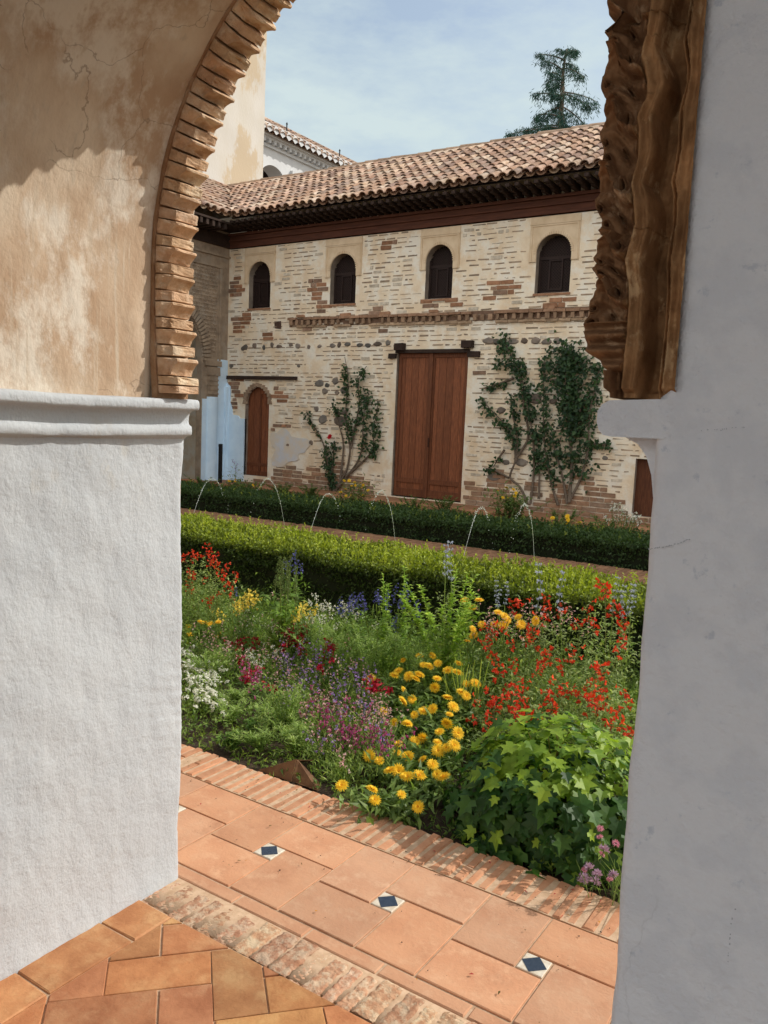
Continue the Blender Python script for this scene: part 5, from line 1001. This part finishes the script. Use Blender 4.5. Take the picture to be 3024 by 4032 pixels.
# --- ground cover under everything
g = G(); n = 36000; P = np.stack([RNG.uniform(-8, 1.2, n), 2.70+(5.2-2.70)*RNG.random(n)**.85, np.full(n, -.03)], -1); keep = vnoise(P[:, :2], .7, 401)+.45*(P[:, 1]-2.9) > -.45; P = P[keep]; n = len(P)
Lh = RNG.uniform(.04, .13, n)*(.6+.55*(P[:, 1]-2.7)); D = np.array([0, 0, 1.])+RNG.normal(0, .4, (n, 3)); P1, P2 = blades(g, P, D, Lh, .0016, tints(n, (.05,.09,.025), (.11,.16,.05)))
for q in range(3): f = RNG.random((n, 1)); Pq = P+(P2-P)*f; leaves(g, Pq, unit(rvec(n)+np.array([0, 0, .4])), rvec(n)+np.array([0,0,1.]), RNG.uniform(.015, .045, n), RNG.uniform(.005, .014, n), tints(n, (.055,.105,.028), (.15,.21,.06), .25))
tag(g.build('ground_cover', leafm), 'low mixed greenery covering the soil of the flower bed', 'ground cover', kind='stuff')
g = G(); n = 90; P = np.stack([RNG.uniform(-3.0, -.5, n), np.concatenate([2.64-np.abs(RNG.normal(0, .10, 70)), RNG.uniform(1.9, 2.6, 20)]), np.full(n, .0075)], -1); th = RNG.uniform(0, 6.28, n); D = np.stack([np.cos(th), np.sin(th), RNG.normal(0, .06, n)], -1)
cs = np.array([(.20,.13,.05), (.55,.25,.03), (.12,.10,.03), (.40,.06,.05), (.30,.20,.09)])[RNG.integers(5, size=n)]; leaves(g, P, D, np.tile([0, 0, 1.], (n, 1)), RNG.uniform(.006, .020, n), RNG.uniform(.003, .008, n), cs, 0, .2, .1)
tag(g.build('leaf_litter', petal), 'scattered dry petals and leaf scraps on the terracotta paving', 'leaf litter', kind='stuff')
# --- rusty metal sheet in the bed
t = thing('metal_light_shield', 'folded rusty brown metal sheet standing at the kerb among the flowers', 'metal shield', (-2.18, 2.70, 0)); g = G()
A = [np.array(atZ(*q[:2], q[2])) for q in ((1020,3035,.01),(1147,3070,.0),(1165,2988,.0))]
pa, pb = atY(1017, 3032, 2.69), atY(1145, 3078, 2.69); pc = atY(1166, 2990, 2.74); pd = atY(1245, 3112, 2.72); pe = atY(1155, 3060, 2.72)
def slab(q, d): q = np.array(q); n_ = len(q); g.add(np.concatenate([q, q+d]), [tuple(range(n_)), tuple(range(2*n_-1, n_-1, -1))]+[(i, n_+i, n_+(i+1)%n_, (i+1)%n_) for i in range(n_)])
slab([pa, pb, pc], np.array([0, .004, .0])); slab([pb+[.0,.006,0], pd, pd+np.array([.01,.06,-.02]), pc+np.array([0,.006,-.005])], np.array([0, .005, 0])); g.build('shield_plate', rust, t)
g = G(); slab([pa+[0,.01,-.01], pc+[0,.008,-.004], pc+[.02,.10,-.03], pa+[.0,.12,-.02]], np.array([0, 0, -.004])); g.build('cover_flap', rust, t)

# ------------------------------------------------------------------ planting beyond the channel
def farplant(name, label, cat, pts, Y, protos_, n, L, Wd, ca, cb, s=(1,1.3), base=.05, jit=6, grp=None):
    H = np.array([atY((pts[i % len(pts)][0]+RNG.normal(0, jit))*K, (pts[i % len(pts)][1]+RNG.normal(0, jit*.5))*K, Y+RNG.uniform(-.2,.2)) for i in range(max(len(pts), 1))]); H[:, 2] = np.maximum(H[:, 2], base+.1)
    return bushy(name, label, cat, (*H[:, :2].mean(0), base), H, protos_, dict(n=n, sp=.16, L=L, W=Wd, ca=ca, cb=cb, stem=(.06,.09,.03), sr=.005, up=.4), grp, s, .3)
FG, FH = (.05,.085,.03), (.10,.14,.05)
Z4 = lambda L_: [((700+x*.6028)/K, (1200+y*.6028)/K) for x, y in L_]; Z5 = lambda L_: [((1600+x*.6028)/K, (1200+y*.6028)/K) for x, y in L_]
farplant('marigold_plant', 'marigold clump under the climbing rose beside the tall door', 'marigold', Z4([(1065,1225),(1100,1205),(1085,1150),(1120,1150),(1150,1160),(1195,1165),(1135,1180),(1160,1180),(1210,1180),(1240,1215),(1200,1195),(1100,1250),(1135,1245),(1180,1200),(1210,1245),(1175,1285)]), 11.7, MAR, 420, .09, .03, FG, FH, jit=1)
farplant('marigold_plant', 'marigold clump at the wall between tall door and right climbers', 'marigold', Z5([(600,1215),(655,1195),(695,1205),(705,1245),(715,1230),(635,1260),(665,1265)]), 12.0, MAR, 380, .10, .035, FG, FH, jit=1)
farplant('marigold_plant', 'marigold clump behind the far hedge at the right end', 'marigold', Z5([(955,1390),(1050,1380),(1055,1395),(1055,1410),(1050,1435),(1050,1450),(1085,1465),(1100,1445),(1130,1420),(1120,1475),(1075,1500),(1105,1500),(1130,1505),(1160,1490),(1160,1520),(1180,1525),(1110,1550),(1000,1465),(1365,1495),(1230,1520)]), 10.4, MAR, 500, .08, .028, FG, FH, jit=1)
farplant('marigold_plant', 'few marigold blooms in the far bed near the left dark post', 'marigold', Z4([(330,1150),(380,1140),(375,1155),(490,1180),(540,1190),(430,1190)]), 11.6, MAR, 300, .09, .03, FG, FH, jit=1)
for k_, (lab, x, y, Y, w, yt) in enumerate((('grassy green clump below the white dado in the far bed', 440, 1040, 11.8, .5, 1028), ('leafy green clump in front of the small arched door', 540, 1045, 11.8, .5, 1035), ('dark green clump right of the arched door in far bed', 610, 1050, 11.9, .4, 1040), ('small green shrub at wall foot left of climbing rose', 672, 1055, 12.0, .3, 1040), ('silvery green clump at the foot of the tall door, left', 890, 1085, 11.6, .4, 1070), ('silvery green clump at the foot of the tall door, right', 960, 1085, 11.5, .4, 1065), ('round dark green shrub under the right climbers', 1215, 1105, 11.3, .35, 1090), ('dark green clump right of the wall marigolds', 1120, 1080, 12.0, .35, 1065), ('green clump between far hedge and wall at right end', 1280, 1130, 10.6, .5, 1110), ('grey-green clump beside the far right marigolds', 1330, 1130, 10.5, .5, 1115))):
    leafy('far_shrub', lab, 'shrub', x, y, Y, w, .3, max(.18, hgt(x, yt, Y)-.02), 650, .10, .03, FG, (.11,.16,.07), 16, .4)
farplant('white_flower_plant', 'white flowered clump beyond the far hedge near grey pillar', 'white flowers', Z5([(1330,1360),(1370,1350),(1410,1350),(1450,1370),(1400,1420),(1440,1440),(1480,1430),(1510,1420),(1350,1430),(1300,1430),(1530,1440),(1480,1390)]), 10.5, PR['white'], 420, .07, .016, FG, FH, (1.6, 2.2), jit=3)
farplant('iris_plant', 'single violet flower standing by the dark post at far left', 'iris', Z4([(378,1085),(380,1100)]), 12.0, PR['purple'], 60, .12, .02, FG, FH, (1.8, 2.2), jit=0)
p0, p1 = atY(866, 1900, 12.2), atY(870, 1748, 12.2); g = G(); g.box((p0[0]-.03, 12.17, .0), (p0[0]+.03, 12.23, p1[2])); g.add([(p0[0]-.03,12.17,p1[2]),(p0[0]+.03,12.17,p1[2]),(p0[0]+.05,12.14,p1[2]-.05),(p0[0]-.01,12.14,p1[2]-.05)], [(0,1,2,3)]); tag(g.build('garden_post', iron), 'dark flat metal post standing in far bed before white pilaster', 'post')

# ------------------------------------------------------------------ climbers on the wall
def climber(name, label, zf, paths, dense, rose=None, yv=YW-.07):
    P0 = zf([paths[0][0][0]])[0]; b = atY(P0[0]*K, P0[1]*K, yv); t = thing(name, label, 'climbing plant', (b[0], yv, .1)); g = G(); gl = G()
    for path, (la, lb), wd, num in paths:
        Q = np.array([atY(x*K, y*K, yv) for x, y in zf(path)]); n = len(Q); tt = np.linspace(0, n-1, n*7); C_ = np.stack([np.interp(tt, np.arange(n), Q[:, k_]) for k_ in range(3)], -1)
        ker = np.ones(5)/5; C_[2:-2] = np.stack([np.convolve(C_[:, k_], ker, 'valid') for k_ in range(3)], -1); C_[:, 1] += .03*np.sin(tt*1.7); g.tube(C_, .026, .007, 6)
        m_ = num; q = RNG.uniform(la, lb, m_)*(len(C_)-1); m_ = int(num*.72); q = q[:m_]; P = np.stack([np.interp(q, np.arange(len(C_)), C_[:, k_]) for k_ in range(3)], -1); cl = np.round(q/3.2)
        off = np.stack([np.sin(cl*12.9)*wd*.8, np.zeros(m_), np.sin(cl*78.2)*wd*.5], -1); P = P+off+RNG.normal(0, 1, (m_, 3))*np.array([wd, .05, wd*.8]); P[:, 1] = np.minimum(P[:, 1], YW-.02)
        leaves(gl, P, unit(rvec(m_)+np.array([0, -.5, -.5])), unit(rvec(m_)*.7+np.array([0, -1., .5])), RNG.uniform(.05, .10, m_), RNG.uniform(.04, .075, m_), tints(m_, (.012,.030,.020), (.032,.062,.028), .3), 0, .15, .2)
    g.build('stems', bark, t, smooth=True); gl.build('leaves', leafm, t)
    if rose: x, y = zf([rose])[0]; put(ROSE, atY(x*K, y*K, yv-.1), t, 0, (1.1, 0), 1.1)
climber('climbing_rose', 'climbing rose with one red bloom on the wall left of tall door', Z4, [([(1025,1225),(1000,1150),(985,1050),(965,930),(930,860),(880,790),(845,690)], (.62,1), .03, 70), ([(1020,1225),(995,1150),(975,1040),(975,900)], (.1,1), .055, 330), ([(1000,1100),(1010,1000),(1020,900)], (.3,1), .05, 60), ([(1030,1210),(1100,1080),(1130,940),(1110,800),(1095,650),(1110,480),(1095,340)], (.42,.93), .055, 230), ([(1130,940),(1150,800),(1190,650),(1180,500),(1230,400)], (.2,.95), .055, 200), ([(1050,1190),(1170,1030),(1210,920),(1220,700),(1250,560)], (.35,1), .055, 230), ([(1100,1120),(1230,1000),(1280,940),(1290,780),(1310,630)], (.35,1), .055, 240), ([(1060,1150),(1080,900),(1010,640)], (.85,1), .06, 60)], 1, (992, 862))
climber('climbing_plant', 'loose many-stemmed climber right of the tall door', Z5, [([(790,1300),(740,1190),(670,1130),(720,1020),(700,880),(640,780),(560,690),(480,600)], (.52,1), .045, 230), ([(670,1130),(560,1075),(510,1065)], (.6,1), .04, 30), ([(720,1020),(720,850),(690,700),(690,580)], (.1,1), .045, 150), ([(720,1000),(800,870),(760,600),(740,420),(660,290),(640,220)], (.3,1), .075, 420), ([(810,1300),(830,1080),(830,850),(800,690),(740,420),(600,370)], (.22,1), .07, 420), ([(865,1270),(865,1080),(830,950)], (.5,1), .07, 140), ([(700,480),(560,530),(500,545)], (.2,1), .04, 90), ([(640,950),(590,1010),(570,1060)], (.3,1), .035, 30)], 1)
climber('climbing_plant', 'dense dark climber with thick leaf column beneath the carved brown arch', Z5, [([(1060,1290),(1075,1050),(1060,800),(1040,500),(1060,290)], (.5,1), .16, 1500), ([(1065,1290),(1080,1050),(1070,800),(1050,600)], (.2,1), .11, 500), ([(1080,330),(1120,420),(1150,380)], (0,1), .10, 160), ([(990,1310),(935,1150),(900,900),(900,600),(900,350)], (.22,1), .06, 420), ([(1050,1300),(1010,1100),(970,950),(950,820)], (.45,1), .07, 130), ([(1060,1290),(1130,1150),(1190,950),(1200,700),(1240,500),(1260,400)], (.2,1), .06, 300), ([(1190,900),(1260,920),(1330,905)], (.2,1), .04, 60), ([(1130,700),(1170,620),(1240,600)], (0,1), .06, 110)], 1)

# ------------------------------------------------------------------ cedar beyond the roof
YT_ = 46.; Z3 = lambda x, y: atY(1500+x*.7233, 100+y*.7233, YT_)
bt = Z3(968, 640); t = thing('cedar_tree', 'tall dark cedar with drooping tiers rising behind the tiled roof', 'tree', (bt[0], YT_, 0)); g = G(); gl = G()
tp = Z3(1005, 150); tr = np.array([[bt[0]-.2, YT_, 0], bt, Z3(985, 420), Z3(992, 260), tp]); g.tube(tr, .20, .05, 8, (.35,.33,.35))
def trunk_at(z): return np.array([np.interp(z, tr[:, 2], tr[:, k_]) for k_ in range(3)])
br = [((1004,150),(1012,128)),((1003,160),(975,150)),((1000,190),(870,185)),((1000,170),(1100,180)),((1002,155),(1055,140)),((998,235),(1120,300)),((995,250),(905,215)),((992,300),(880,300)),((990,330),(900,330)),((988,395),(850,395)),((988,365),(1160,400)),((986,372),(1130,440)),((985,430),(920,450)),((982,445),(815,505)),((980,440),(1085,520)),((978,500),(860,500)),((972,560),(700,615)),((975,545),(760,560)),((972,580),(1060,570)),((996,210),(1070,240)),((980,470),(1030,560)),((975,570),(870,590))]
segs = []
for (a_, b_) in br: segs.append((Z3(*a_), Z3(*b_)+np.array([0, RNG.uniform(-1.2, 1.2), 0])))
for i in range(7):
    z = bt[2]-1+RNG.random()*(tp[2]-bt[2]+.5); s_ = trunk_at(z); th = RNG.choice([-1, 1])*RNG.uniform(1.1, 2.0); l_ = RNG.uniform(.9, 2.4)*(1.25-.7*(z-bt[2])/(tp[2]-bt[2])); segs.append((s_, s_+np.array([l_*math.cos(th)*.6, l_*math.sin(th), -l_*.2])))
for (s_, e_) in segs:
    f = np.linspace(0, 1, 8)[:, None]; mid = (s_+e_)/2+np.array([0, 0, .25]); C_ = (1-f)**2*s_+2*f*(1-f)*mid+f**2*e_; g.tube(C_, .05, .02, 5, (.35,.33,.35)); ln = np.linalg.norm(e_-s_); m_ = int(330*ln); q = RNG.random(m_)**.62; P = np.stack([np.interp(q, np.linspace(0, 1, 8), C_[:, k_]) for k_ in range(3)], -1)
    w = (.10+.34*np.sin(np.pi*np.clip(q*.9+.08, 0, 1)))*min(1, ln/2); cl = np.round(q*9); P = P+np.stack([RNG.normal(0, 1, m_)*w*.55, RNG.normal(0, 1, m_)*w, -np.abs(RNG.normal(0, 1, m_))*(.09+.26*np.abs(np.sin(cl*5.1)))*min(1.1, ln/1.6)+.07], -1)
    keep = np.sin(cl*3.7+ln*9)+RNG.normal(0, .5, m_) > -.45; P = P[keep]; m_ = len(P)
    quads(gl, P, unit(rvec(m_)*.8+np.array([0, 0, -.9])), rvec(m_), RNG.uniform(.16, .36, m_), .04, tints(m_, (.018,.060,.048), (.045,.11,.075), .3))
g.build('trunk', bark, t); gl.build('crown', needle, t)
for o in [q for L_ in (MAR, MARY, [ROSE], PP, *PR.values()) for q in L_]:
    if o.users == 0 or o.name not in sc.objects: bpy.data.objects.remove(o)
